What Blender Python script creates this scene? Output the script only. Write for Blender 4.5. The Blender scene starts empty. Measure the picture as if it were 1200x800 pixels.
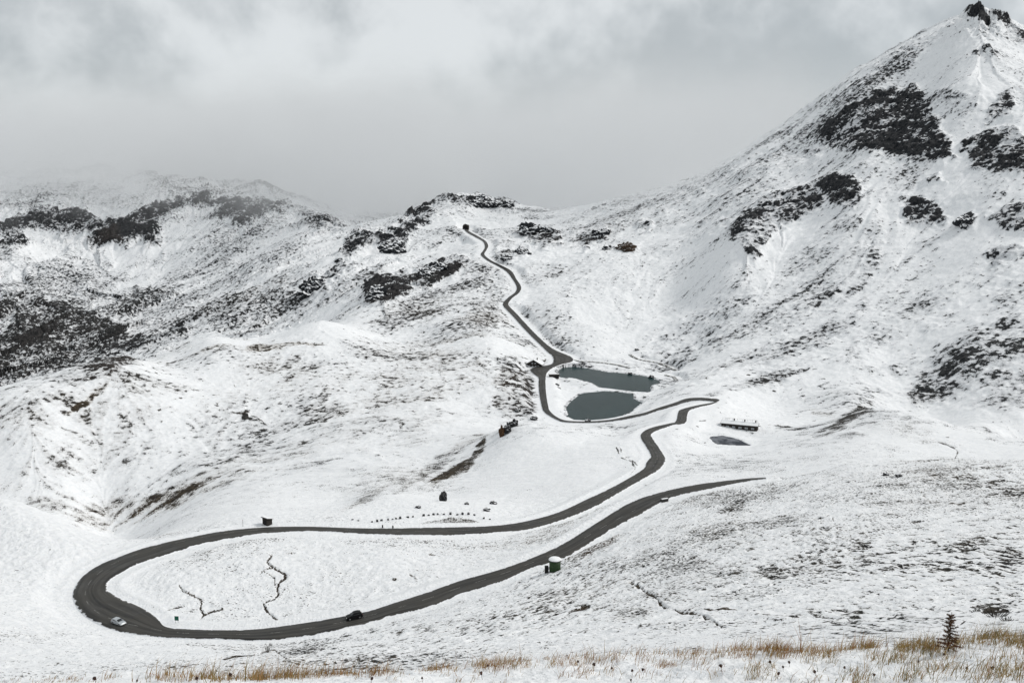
SKY_LO, SKY_HI = (3.5, 3.72, 3.8), (5.7, 5.88, 5.93)
EXPO = 0.42
CZ0, CZ1, CYL, CYM, CYR, CDENS = -135.0, 0.0, 2010.0, 1740.0, -230.0, .007
SKY_OFF = (.3, 1.7, .9)
import bpy, bmesh, math, random
import numpy as np
from mathutils import Vector, Matrix
R = math.radians
random.seed(4)
rng = np.random.default_rng(7)
scene = bpy.context.scene
COL = scene.collection
# ------------------------------------------------------------------ camera
F, PT = 1150.0, 200.0 / 1150.0
PIT = math.atan(PT); CP, SP = math.cos(PIT), math.sin(PIT)
def ray(u, v):
    """pixel of the photograph -> (x/y, z/y) of its line of sight"""
    xr = (np.asarray(u, float) - 600) / F; yu = (400 - np.asarray(v, float)) / F
    dy = CP + yu * SP
    return xr / dy, (yu * CP - SP) / dy
def pd(u, v, d):
    a, t = ray(u, v); return np.array([a * d, d, t * d])
def pz(u, v, z):
    a, t = ray(u, v); d = z / t; return np.array([a * d, d, z])
def pix(a, t):
    """x/y, z/y -> pixel"""
    f = CP - t * SP; up = SP + t * CP
    return 600 + F * a / f, 400 - F * up / f
cam = bpy.data.cameras.new('camera'); camo = bpy.data.objects.new('camera', cam); COL.objects.link(camo)
cam.sensor_width = 36; cam.lens = F / 1200 * 36; cam.clip_start = 0.3; cam.clip_end = 20000
camo.rotation_euler = (R(90) - PIT, 0, 0); scene.camera = camo
# ------------------------------------------------------------------ noise
def perlin(x, y, seed=0):
    x = np.asarray(x, np.float32); y = np.asarray(y, np.float32)
    xi = np.floor(x); yi = np.floor(y); fx = x - xi; fy = y - yi
    xi = xi.astype(np.int32).astype(np.uint32); yi = yi.astype(np.int32).astype(np.uint32)
    def g(ix, iy, dx, dy):
        h = ix * np.uint32(374761393) + iy * np.uint32(668265263) + np.uint32(seed * 974711 % 2**31)
        h = (h ^ (h >> np.uint32(13))) * np.uint32(1274126177); h ^= h >> np.uint32(16)
        an = (h & np.uint32(1023)).astype(np.int32)
        return GX[an] * dx + GY[an] * dy
    u = fx * fx * fx * (fx * (fx * 6 - 15) + 10); v = fy * fy * fy * (fy * (fy * 6 - 15) + 10)
    o = np.uint32(1)
    n0 = g(xi, yi, fx, fy); n1 = g(xi + o, yi, fx - 1, fy)
    n2 = g(xi, yi + o, fx, fy - 1); n3 = g(xi + o, yi + o, fx - 1, fy - 1)
    a = n0 + u * (n1 - n0); b = n2 + u * (n3 - n2)
    return (a + v * (b - a)) * 1.5
_an = np.arange(1024) * (2 * np.pi / 1024); GX = np.cos(_an).astype(np.float32); GY = np.sin(_an).astype(np.float32)
def fbm(x, y, lam, octs, seed=0, rough=0.5):
    s = 0; amp = 1.0
    for k in range(octs):
        s = s + amp * perlin(x / lam + 17.3 * k, y / lam - 9.1 * k, seed + k); amp *= rough; lam *= 0.5
    return s
def sstep(a, b, x):
    t = np.clip((x - a) / (b - a), 0, 1); return t * t * (3 - 2 * t)
# ------------------------------------------------------------------ road stations: left edge, right edge (pixels of the photo), height
ROAD = [ # from the top of the near loop, round the hairpin, past the lakes and up to the tunnel
 (897,559,898,560.2,-105.6),(888,559.7,890,561.4,-106),(870,560.6,872,564,-106.4),(820,567,824,574,-107.3),(780,575,785,583,-108.3),(740,588,750,602,-109.6),(700,612,718,619,-111),
 (660,637,668,650,-112.4),(620,655,624,665,-113.6),(580,669,584,682,-114.6),(540,680,544,694,-115.4),(500,694,504,710,-116.1),(460,707,462,720,-116.8),
 (430,716,431,729,-117.3),(380,726,381,741,-118),(340,732,340,747,-118.6),(300,737,300,750,-119.2),(260,738,260,748,-119.7),(220,737,219,747.8,-120.2),
 (194,734,189,745.8,-120.5),(184,724,158,742.5,-120.8),(168,713,136,738,-121.1),(146,703,114,730,-121.5),(129,694,98,720,-121.8),(125,686,88,707,-122.1),
 (130,678,86,693,-122.4),(146,668,96,676,-122.8),(168,658,116,662,-123.2),(200,648,140,652,-123.6),(232,638,172,641,-124),(260,632,218,630,-124.3),
 (300,625.6,262,622,-124.8),(340,622.5,310,617.6,-125.3),(380,622,362,616.6,-125.8),(420,624.5,410,618.2,-126.5),(460,626.2,455,618.8,-127.4),(500,626.6,498,618,-128.3),
 (540,626,537,617.3,-129.2),(580,623.3,576,615.8,-130.2),(620,619.5,615,610.6,-131.4),(660,608,655,599.5,-133),(696,594,690,584,-135),(720,580,712,573.5,-136.5),
 (742,567,734,561.5,-138),(768,553,754,549.5,-140),(776,546,757,543,-141.5),(779.5,540,760,538.5,-142.6),(779,535,763,533.8,-143.6),(772,524,758,524,-145.2),(765,514,752,515,-146.8),(763,509,751,509,-147.8),(768,505,757,503.5,-148.8),(778,501.2,769,499.2,-150),
 (790,497.8,785,496,-151.5),(803,495,792,493,-152.6),(805.5,486,795,482.5,-154.6),(808,481,798.5,479.6,-155.8),(815,478,809,476.4,-156.6),(824,475.8,821,474,-157.6),(833,474,834,471.8,-158.4),
 (838,471.8,843,469,-158.8),(837,470.6,840,467,-159.4),(833,470,833,466.6,-160.2),(828,469.4,828,465.9,-161.2),(816,469,815,465.6,-162.5),(804,471,803,467,-164),(790,475.4,789,471.9,-166),(772,480.8,771,477.8,-168.6),(756,486.2,755,483.4,-171),(740,489.7,739,486.6,-173.2),
 (720,493.4,719.5,491,-175.4),(700,495.1,700,493.1,-176.8),(680,495.2,680,493.6,-177.6),(660,494.2,662,492.2,-178),(646,488.5,652,488,-178.2),(638,482.5,645.2,482,-178.2),(635,476.5,642.6,476,-178.2),
 (632,460,640,460,-178.2),(631.2,449,639.4,447,-178.2),(631,442.5,639.8,441,-178.2),(624,437,640.8,437,-178.2),(621,432.6,643,434.5,-178.1),(629,429.6,648,430.8,-178),(641,428,659,426.5,-177.8),(647,425.5,671,423.3,-177.6),(648.6,421,670,418.5,-177.3),
 (646,415.5,658,413.2,-176.7),(642.6,413.4,650,409.8,-176),(636,406.8,643,405.2,-174.6),(629,400.7,634.6,398.4,-172.5),(615.5,387,621.5,385.3,-167.5),(602,371.4,607.6,369.6,-160),(591.5,359.5,597,357.7,-153),
 (589.5,355.5,596.2,355,-151),(595,349.4,600,350,-148),(604,341.4,608.5,342.3,-143),(605.2,336,610.7,336.4,-140),(599.7,325.8,605,326.5,-134),(593,317.7,599.7,317.6,-128.5),(581.7,311,590.2,312.2,-124),(570.5,305,576,305.3,-119.5),
 (563.4,298.3,567.9,298.2,-115),(566,294,570.4,292.6,-111.5),(568.2,289.5,572.2,288,-108),(566.2,283.5,569,282.4,-104),(557.5,278,560,276.5,-99),(547.5,272.4,550,270.8,-94.5),(543.2,267.5,547,266.4,-91.5)]
RD = np.array(ROAD, float)
# ------------------------------------------------------------------ terrain control points (pixel u, v, distance)
CT = '''0 870 8.5;600 870 8.5;1200 860 8.5;0 812 14.5;0 798 18;300 806 15;300 793 18.5;600 801 15;600 778 19;900 799 15;900 764 20;1200 793 15;1200 750 21
0 850 40;300 845 40;600 835 40;900 825 40;1200 815 40;0 815 90;300 810 85;600 802 80;900 772 75;1200 754 70
0 790 140;0 760 185;0 720 235;0 680 275;0 640 305;0 600 335;0 588 345;60 606 338;130 633 326;0 615 430;60 630 430;130 652 405
200 790 130;200 770 170;200 756 215;300 785 125;300 765 185;400 785 115;400 762 165;500 778 112;500 750 165;500 728 205;600 772 108;600 740 155;600 705 210
700 765 105;700 720 160;700 672 225;800 758 102;800 700 160;800 640 230;800 602 275;900 750 100;900 700 145;900 650 200;900 600 260;900 571 303
1000 742 98;1000 700 135;1000 650 185;1000 600 240;1000 560 295;1000 543 325;1100 738 95;1100 680 145;1100 620 210;1100 570 275;1100 541 325;1200 735 92;1200 680 140;1200 620 200;1200 570 265;1200 541 315
900 572 385;1000 553 390;1100 553 390;1200 552 380;900 545 440;1000 530 440;1100 533 440;1200 533 430;900 520 520;950 508 540;1020 478 600;985 493 572;1100 494 590;1200 518 560;1060 485 600;1150 506 580
1020 488 650;1100 504 640;1200 527 610;960 490 640;1100 480 690;1200 490 630;1000 470 680;900 475 710;900 455 750;1050 440 760;1200 450 690
200 690 272;350 680 279;450 660 290;300 650 298;550 650 301;620 635 313;700 603 342;400 603 362;500 600 372;560 601 370;240 614 352;200 620 380;200 608 480
300 604 358;300 590 420;300 570 520;300 550 600;400 590 460;400 570 500;400 540 580;450 580 430;450 550 540;130 618 575;200 600 560;250 575 560
513 583 450;560 575 455;620 580 425;620 540 500;620 498 565;595 503 570;570 525 550;545 545 530;680 560 440;680 520 530;690 505 580;620 504 640;650 501 640;540 520 600;500 500 660;500 540 570;560 490 690;720 510 600;700 500 640
600 460 760;600 430 850;580 400 930;560 420 860;500 450 780;450 450 790;400 480 720;500 400 980;450 390 1020;560 360 1080;520 340 1200;480 345 1200;430 350 1180;400 380 1060;300 400 950;300 450 800;250 395 930;200 430 850;150 420 820;200 500 690;100 500 680;0 465 700;0 520 640;100 440 760;50 455 720;80 580 590;0 575 590;150 560 620;380 375 1000
0 490 900;150 440 1000;250 410 1080;380 386 1120;0 450 1250;60 430 1300;150 405 1330;250 380 1350;330 365 1350;80 400 1450;0 400 1450;200 350 1650;100 350 1650;0 350 1600;330 320 1500;370 330 1400;300 290 1850;200 300 1900;100 300 1900;0 300 1850;0 270 2000;100 268 2050;200 262 2050;300 255 2050;350 275 1850;0 240 2200;150 238 2200;230 222 2350;300 228 2250;330 240 2150;380 262 1950;410 268 1850;0 205 2600;100 205 2600
430 280 1600;480 265 1650;520 300 1420;510 240 1800;540 231 1780;590 238 1800;560 250 1720;620 250 1750;640 275 1500;680 285 1400;725 295 1300;610 300 1350;640 330 1200;700 300 1290;700 340 1150;650 370 1060;700 400 970;780 440 890;780 400 970;800 350 1090;800 300 1220;800 250 1420;800 215 1650;700 240 1750;750 225 1750;850 188 1650
540 245 2100;600 250 2100;700 250 2100;800 235 2000;850 215 1950;450 270 2100;840 430 830;900 400 880;900 350 980;900 300 1080;900 250 1200;870 290 1090;900 200 1400;900 160 1600;950 125 1600;950 180 1400;950 240 1200;1000 85 1600;1000 130 1430;1000 190 1250;1000 250 1100;1000 330 960;1000 400 830
1050 60 1580;1080 110 1400;1080 190 1180;1080 270 1030;1080 350 890;1145 10 1550;1145 40 1450;1130 100 1300;1130 190 1130;1130 270 990;1130 350 860;1130 420 740;1200 38 1500;1200 70 1380;1200 120 1220;1200 200 1050;1200 280 930;1200 360 800;1200 420 720;1300 70 1400;1300 200 1000;1300 400 700
950 150 1900;1050 90 1900;1145 60 1850;1200 75 1800;1300 100 1800;0 230 3500;300 240 3500;600 240 3500;900 200 3500;1200 120 3500'''
ctl = []
for s in CT.replace('\n', ';').split(';'):
    u, v, d = map(float, s.split()); a, t = ray(u, v); ctl.append((a, math.log(d), t))
for k, (ul, vl, ur, vr, z) in enumerate(ROAD):
    if k % 2 == 0:
        p = (pz(ul, vl, z) + pz(ur, vr, z)) / 2; ctl.append((p[0] / p[1], math.log(p[1]), p[2] / p[1]))
LAKE_Z = -181.5
for u, v in ((655,436),(700,432),(770,447),(760,462),(700,460),(668,482),(690,492),(745,470),(722,487),(670,450),(735,460)):
    p = pz(u, v, LAKE_Z); ctl.append((p[0] / p[1], math.log(p[1]), p[2] / p[1]))
POND_Z = -157.0
for u, v in ((832, 513), (850, 511), (872, 519), (855, 521.5), (843, 516)):
    p = pz(u, v, POND_Z + .2); ctl.append((p[0] / p[1], math.log(p[1]), p[2] / p[1]))
ctl = np.array(ctl)
SX = 2.2
def tps_fit(c, lam=2e-4):
    X = np.c_[c[:, 0] * SX, c[:, 1]]; n = len(c)
    r2 = ((X[:, None] - X[None]) ** 2).sum(-1)
    K = 0.5 * r2 * np.log(r2 + 1e-12); K[np.arange(n), np.arange(n)] = lam
    P = np.c_[np.ones(n), X]
    A = np.block([[K, P], [P.T, np.zeros((3, 3))]])
    w = np.linalg.solve(A, np.r_[c[:, 2], np.zeros(3)])
    return X, w
TX, TW = tps_fit(ctl)
def tps(a, l):
    q = np.c_[np.clip(a.ravel(), -0.62, 0.66) * SX, l.ravel()]; out = np.empty(len(q))
    for s in range(0, len(q), 40000):
        r2 = ((q[s:s + 40000, None] - TX[None]) ** 2).sum(-1)
        out[s:s + 40000] = (0.5 * r2 * np.log(r2 + 1e-12)) @ TW[:-3] + TW[-3] + q[s:s + 40000] @ TW[-2:]
    return out.reshape(a.shape)
# ------------------------------------------------------------------ terrain grid: columns in x/y, rows in ln y
QUAL = 1.0
def seg(a, b, n): return np.exp(np.linspace(math.log(a), math.log(b), max(4, int(n * QUAL)), endpoint=False))
Yr = np.r_[seg(6, 13, 20), seg(13, 24, 110), seg(24, 90, 60), seg(90, 460, 560), seg(460, 1000, 480), seg(1000, 1900, 440), seg(1900, 2800, 130), seg(2800, 5200, 40), [5200]]
Ac = np.r_[np.linspace(-2.2, -0.62, 60, endpoint=False), np.linspace(-0.62, 0.62, int(1310 * QUAL)), np.linspace(0.62, 2.2, 61)[1:]]
Lr = np.log(Yr); NR, NC = len(Yr), len(Ac)
def upsample():
    ca = np.r_[np.linspace(-2.3, -0.66, 14, endpoint=False), np.linspace(-0.66, 0.70, 230), np.linspace(0.70, 2.3, 15)[1:]]
    cl = np.linspace(Lr[0] - 0.02, Lr[-1] + 0.02, 420)
    g = tps(np.repeat(ca[None], len(cl), 0), np.repeat(cl[:, None], len(ca), 1))
    def cub(g, xs, xq, ax):
        f = np.interp(xq, xs, np.arange(len(xs))); i = np.clip(np.floor(f).astype(int), 1, len(xs) - 3); t = f - i
        w = [-.5*t**3 + t**2 - .5*t, 1.5*t**3 - 2.5*t**2 + 1, -1.5*t**3 + 2*t**2 + .5*t, .5*t**3 - .5*t**2]
        sh = (-1, 1) if ax == 0 else (1, -1)
        return sum(np.take(g, i + k - 1, ax) * w[k].reshape(sh) for k in range(4))
    return cub(cub(g, cl, Lr, 0), ca, Ac, 1)
T = upsample()
Yg = np.repeat(Yr[:, None], NC, 1); Xg = Yg * Ac[None]
Z = (T * Yg)
x32 = Xg.astype(np.float32); y32 = Yg.astype(np.float32)
farw = sstep(60, 200, Yg)
# broad relief
Z += farw * (fbm(x32, y32, 90, 3, 11) * np.clip(Yg * 0.0035, 0, 5.0))
def UV(): return pix(np.repeat(Ac[None], NR, 0), Z / Yg)
dadc = np.gradient(Ac); dydr = np.gradient(Yr)
def slope(Zs):
    za = np.gradient(Zs, axis=1) / dadc[None]; zy_ = np.gradient(Zs, axis=0) / dydr[:, None]
    zx = za / Yg; return zx, zy_ - Ac[None] * zx
def lic(Zs, noise, n, ds, contour=False):
    zx, zy = slope(Zs); m = np.sqrt(zx * zx + zy * zy) + 1e-4
    vx, vy = (-zx / m, -zy / m) if not contour else (-zy / m, zx / m)
    st = ds * Yg
    vi = ((vx - Ac[None] * vy) / Yg * st / dadc[None]).astype(np.float32); vj = (vy * st / dydr[:, None]).astype(np.float32)
    acc = noise.copy()
    I0 = np.repeat(np.arange(NC, dtype=np.float32)[None], NR, 0); J0 = np.repeat(np.arange(NR, dtype=np.float32)[:, None], NC, 1)
    vi = vi.ravel(); vj = vj.ravel(); nf = noise.ravel()
    for sg in (1, -1):
        I = I0.copy(); J = J0.copy()
        for k in range(n):
            id_ = (np.clip(J + .5, 0, NR - 1).astype(np.int32) * NC + np.clip(I + .5, 0, NC - 1).astype(np.int32))
            I += sg * vi[id_]; J += sg * vj[id_]
            Jc = np.clip(J, 0, NR - 1.001); Ic = np.clip(I, 0, NC - 1.001)
            j = Jc.astype(np.int32); i = Ic.astype(np.int32); fj = Jc - j; fi = Ic - i; b = j * NC + i
            acc += (nf[b] * (1 - fi) + nf[b + 1] * fi) * (1 - fj) + (nf[b + NC] * (1 - fi) + nf[b + NC + 1] * fi) * fj
    acc /= (2 * n + 1); return acc / acc.std()
# ------------------------------------------------------------------ where things lie: first surface met by a line of sight
def hit(u, v):
    a, t = ray(u, v); c = np.clip(np.interp(a, Ac, np.arange(NC)), 0, NC - 1.001); i = int(c); f = c - i
    zc = Z[:, i] * (1 - f) + Z[:, i + 1] * f; tt = zc / Yr
    k = int(np.argmax(tt >= t)); k = max(k, 1)
    g = (t - tt[k - 1]) / max(tt[k] - tt[k - 1], 1e-9); g = min(max(g, 0), 1)
    y = Yr[k - 1] + g * (Yr[k] - Yr[k - 1]); return np.array([a * y, y, t * y])
def ground(x, y):
    c = np.clip(np.interp(x / y, Ac, np.arange(NC)), 0, NC - 1.001); r = np.clip(np.interp(y, Yr, np.arange(NR)), 0, NR - 1.001)
    i, j = int(c), int(r); f, g = c - i, r - j
    return (Z[j, i] * (1 - f) + Z[j, i + 1] * f) * (1 - g) + (Z[j + 1, i] * (1 - f) + Z[j + 1, i + 1] * f) * g
U, V = UV(); U = U.astype(np.float32); V = V.astype(np.float32)
ps = np.clip(Yg / 1150, 0.02, 2).astype(np.float32)          # metres per pixel at that distance
warp = np.clip(Yg * 0.012, 1, 22).astype(np.float32)
# crags, scree and bare patches get ragged outlines: offsets made from world-space noise
wx = (fbm(x32, y32, 26, 4, 31, .6)); wy = (fbm(x32, y32, 26, 4, 41, .6))
wfar = sstep(300, 900, Yg).astype(np.float32)
Uw = U + wx * (2.5 + 3.5 * wfar); Vw = V + wy * (1.5 + 2.5 * wfar)
bare = np.zeros_like(U); rock = np.zeros_like(U); brown = np.zeros_like(U)
def subset(u0, v0, u1, v1, d0, rel):
    c0, c1 = np.searchsorted(Ac, [ray(u0, v0)[0] - .02, ray(u1, v1)[0] + .02]); c0 = max(c0 - 1, 0)
    c0 = max(0, int(np.searchsorted(Ac, min(ray(u0, v0)[0], ray(u0, v1)[0]) - .01)) - 1); c1 = min(NC, int(np.searchsorted(Ac, max(ray(u1, v0)[0], ray(u1, v1)[0]) + .01)) + 1)
    r0 = max(0, int(np.searchsorted(Yr, d0 / rel)) - 1); r1 = min(NR, int(np.searchsorted(Yr, d0 * rel)) + 1)
    return slice(r0, r1), slice(c0, c1)
def poly_sd(pu, pv, P):
    """signed distance in pixels, inside > 0"""
    P = np.asarray(P, float); Q = np.roll(P, -1, 0); ins = np.zeros(pu.shape, bool); d = np.full(pu.shape, 1e9, np.float32)
    for (ax, ay), (bx, by) in zip(P, Q):
        c = ((ay > pv) != (by > pv)); xx = (bx - ax) * (pv - ay) / (by - ay if by != ay else 1e-9) + ax
        ins ^= c & (pu < xx)
        ex, ey = bx - ax, by - ay; l = max(ex * ex + ey * ey, 1e-9); t = np.clip(((pu - ax) * ex + (pv - ay) * ey) / l, 0, 1)
        d = np.minimum(d, (pu - ax - t * ex) ** 2 + (pv - ay - t * ey) ** 2)
    d = np.sqrt(d); return np.where(ins, d, -d)
def paint_poly(s, b, rk=0.0, br=0.0, soft=3.0, rel=1.35, d0=None):
    q = [float(k) for k in s.replace(';', ' ').replace(',', ' ').split()]; P = np.array(q).reshape(-1, 2)
    m = P.mean(0); d0 = d0 or hit(*m)[1]
    u0, v0 = P.min(0) - 12; u1, v1 = P.max(0) + 12
    S = subset(u0, v0, u1, v1, d0, rel)
    if S[0].stop <= S[0].start or S[1].stop <= S[1].start: return
    w = sstep(-soft, soft, poly_sd(Uw[S], Vw[S], P))
    put(S, w, b, rk, br)
def put(S, w, b, rk, br):
    bare[S] = np.maximum(bare[S], w * b); rock[S] = np.maximum(rock[S], w * rk); brown[S] = np.maximum(brown[S], w * br)
def paint_blob(u, v, ru, rv, ang, b, rk=0.0, br=0.0, rel=1.4, d0=None):
    d0 = d0 or hit(u, v)[1]; r = max(ru, rv) * 1.6
    S = subset(u - r, v - r, u + r, v + r, d0, rel); c, s = math.cos(R(ang)), math.sin(R(ang))
    du = Uw[S] - u; dv = Vw[S] - v
    p = (du * c - dv * s) / ru; q = (du * s + dv * c) / rv
    put(S, 1 - sstep(.35, 1.45, np.sqrt(p * p + q * q)), b, rk, br)
def paint_line(s, w_, b, rk=0.0, br=0.0, dig=0.0, rel=1.3, wig=1.0):
    P = np.array([float(k) for k in s.replace(';', ' ').replace(',', ' ').split()]).reshape(-1, 2)
    d0 = hit(*P[len(P) // 2])[1]; u0, v0 = P.min(0) - 10; u1, v1 = P.max(0) + 10
    S = subset(u0, v0, u1, v1, d0, rel)
    fq = np.clip(.012 * Yg[S], 1.2, 9); pu = U[S] + wx[S] * wig + 1.6 * perlin(x32[S] / fq, y32[S] / fq, 59); pv = V[S] + wy[S] * wig + 1.0 * perlin(x32[S] / fq, y32[S] / fq, 60); d = np.full(pu.shape, 1e9, np.float32)
    for (ax, ay), (bx, by) in zip(P[:-1], P[1:]):
        ex, ey = bx - ax, by - ay; l = max(ex * ex + ey * ey, 1e-9); t = np.clip(((pu - ax) * ex + (pv - ay) * ey) / l, 0, 1)
        d = np.minimum(d, (pu - ax - t * ex) ** 2 + (pv - ay - t * ey) ** 2)
    wv = w_ * (1 + 1.1 * fbm(x32[S], y32[S], 9, 2, 57)); gate = sstep(-.30, .12, fbm(x32[S], y32[S], 14, 3, 58) + .12 + max(0, dig - .25) * 2.2)
    w = (1 - sstep(wv * .25, wv * 1.0, np.sqrt(d))) * gate; put(S, w, b, rk, br); put(S, (1 - sstep(0, w_ * 5, np.sqrt(d))) * .8, b * .42, rk * .3, br)
    if dig: Z[S] -= w * dig
# crags ---------------------------------------------------------------
for s, b in (('0,262 25,255 60,247 85,244 100,250 120,262 150,250 185,245 188,262 150,268 110,275 70,270 35,270 0,278', .86),
 ('0,275 30,273 35,290 0,292', .86), ('55,280 100,285 115,270 185,262 187,288 170,290 165,280 148,290 115,290 95,288 60,283', .86),
 ('170,246 200,238 250,232 290,235 335,240 340,246 310,255 290,265 280,268 265,258 235,257 260,245 215,248 190,258', .86),
 ('356,330 365,320 375,318 385,335 390,342 372,350 358,347', .5), ('398,298 408,278 430,273 455,275 475,270 478,285 465,297 450,295 440,285 420,295 405,300', .85),
 ('378,332 398,302 418,296 408,316 392,338', .62), ('440,287 478,277 502,262 514,247 500,240 478,258 455,270', .72), ('440,350 470,340 500,330 520,318 500,310 470,322 445,332', .66), ('470,268 500,248 506,252 490,265 478,275', .85), ('420,338 440,328 470,320 490,325 485,340 465,352 445,360 428,356', .85), ('490,318 520,305 545,300 548,308 530,325 512,332 495,328', .8),
 ('500,235 520,228 535,232 570,230 572,243 545,244 520,240 505,242', .58), ('578,236 590,233 605,240 600,247 582,244', .74), ('612,264 635,268 662,272 660,285 645,292 632,290 618,282', .74),
 ('667,272 690,275 712,270 712,280 690,290 680,298 682,285', .74), ('600,298 618,290 624,293 615,302 604,304', .74), ('588,308 595,296 602,305 596,312', .74),
 ('955,160 975,140 1000,120 1040,105 1075,100 1090,125 1105,150 1118,185 1105,192 1060,190 1040,182 1000,180 975,178', .74), ('1040,150 1080,140 1100,160 1117,186 1105,191 1060,189 1030,180', .84),
 ('955,215 975,203 1000,208 1013,235 1000,245 975,240 960,230', .80), ('900,230 955,215 970,240 945,255 915,270 900,285 885,312 872,300 850,275 858,262 872,248', .68),
 ('1055,245 1065,228 1085,230 1100,240 1112,262 1100,268 1078,262 1060,262', .8), ('1122,262 1135,248 1142,258 1138,270 1126,272', .95), ('872,248 895,240 905,252 885,266 872,262', .9),
 ('1125,165 1145,155 1190,150 1200,160 1230,200 1170,205 1140,198 1128,180', .72), ('1150,140 1170,108 1182,105 1192,130 1175,140 1155,145', .8), ('1155,255 1180,240 1240,235 1240,275 1175,275', .66),
 ('1125,17 1138,7 1145,2 1152,9 1160,16 1142,22', .95), ('1155,14 1175,20 1195,38 1190,36 1165,25', .9), ('1135,62 1145,58 1148,66 1138,68', .85), ('1152,50 1168,65 1162,70 1150,58', .85), ('1193,40 1240,38 1240,52 1193,48', .9),
 ('1080,210 1100,206 1108,216 1085,218', .6), ('1150,300 1170,290 1200,285 1200,300 1165,318', .5), ('940,180 975,150 985,158 955,190', .45), ('745,262 760,260 765,270 748,272', .7)):
    paint_poly(s, b, rk=1.0, soft=6.0)
paint_poly('486,617.3 505,610.5 525,606.8 545,607.2 558,611.5 568,615.3 540,616.6', .56, br=.25, soft=1.2)
paint_poly('112,276 140,272 144,289 114,290', .9, rk=1.0, br=.14)
paint_poly('-60,470 0,463 60,439 150,418 250,391 330,375 372,350 330,336 250,345 180,340 100,325 40,325 -60,335', .47, rk=.2, soft=3, rel=1.36, d0=1400)
paint_poly('-60,475 0,464 60,439 150,418 176,404 120,368 60,352 -60,345', .66, rk=.4, soft=5, rel=1.36, d0=1380)
paint_poly('567,511 553,531 538,546 514,556 498,565 522,562 549,552 563,536 573,520', .82, br=.8, soft=2.0, rel=1.2)
paint_poly('592,513 560,518 528,545 480,575 430,603 466,570 508,535 560,503', .50, rk=.1, br=.3, soft=6, rel=1.25)
paint_poly('938,513 960,503 985,490 1003,481 1022,476.5 1027,480 1012,489 995,498 970,509', .60, rk=.1, br=.25, soft=3, rel=1.2)  # hillock's left flank: its shade painted in along with bare ground
for a in ((905,672,26,10,-10,.60),(1130,640,40,10,15,.52),(1185,650,20,14,0,.58),(1010,640,20,12,0,.5),(860,592,24,10,20,.55),(700,640,40,8,25,.5),(1100,560,70,8,0,.5),(1165,713,22,9,0,.6),(740,720,40,10,10,.46),(560,735,50,10,5,.44),(360,760,50,8,10,.5),(650,700,60,14,15,.44),(800,660,50,16,0,.46),(1060,590,70,12,0,.46)): paint_blob(*a)
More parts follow.
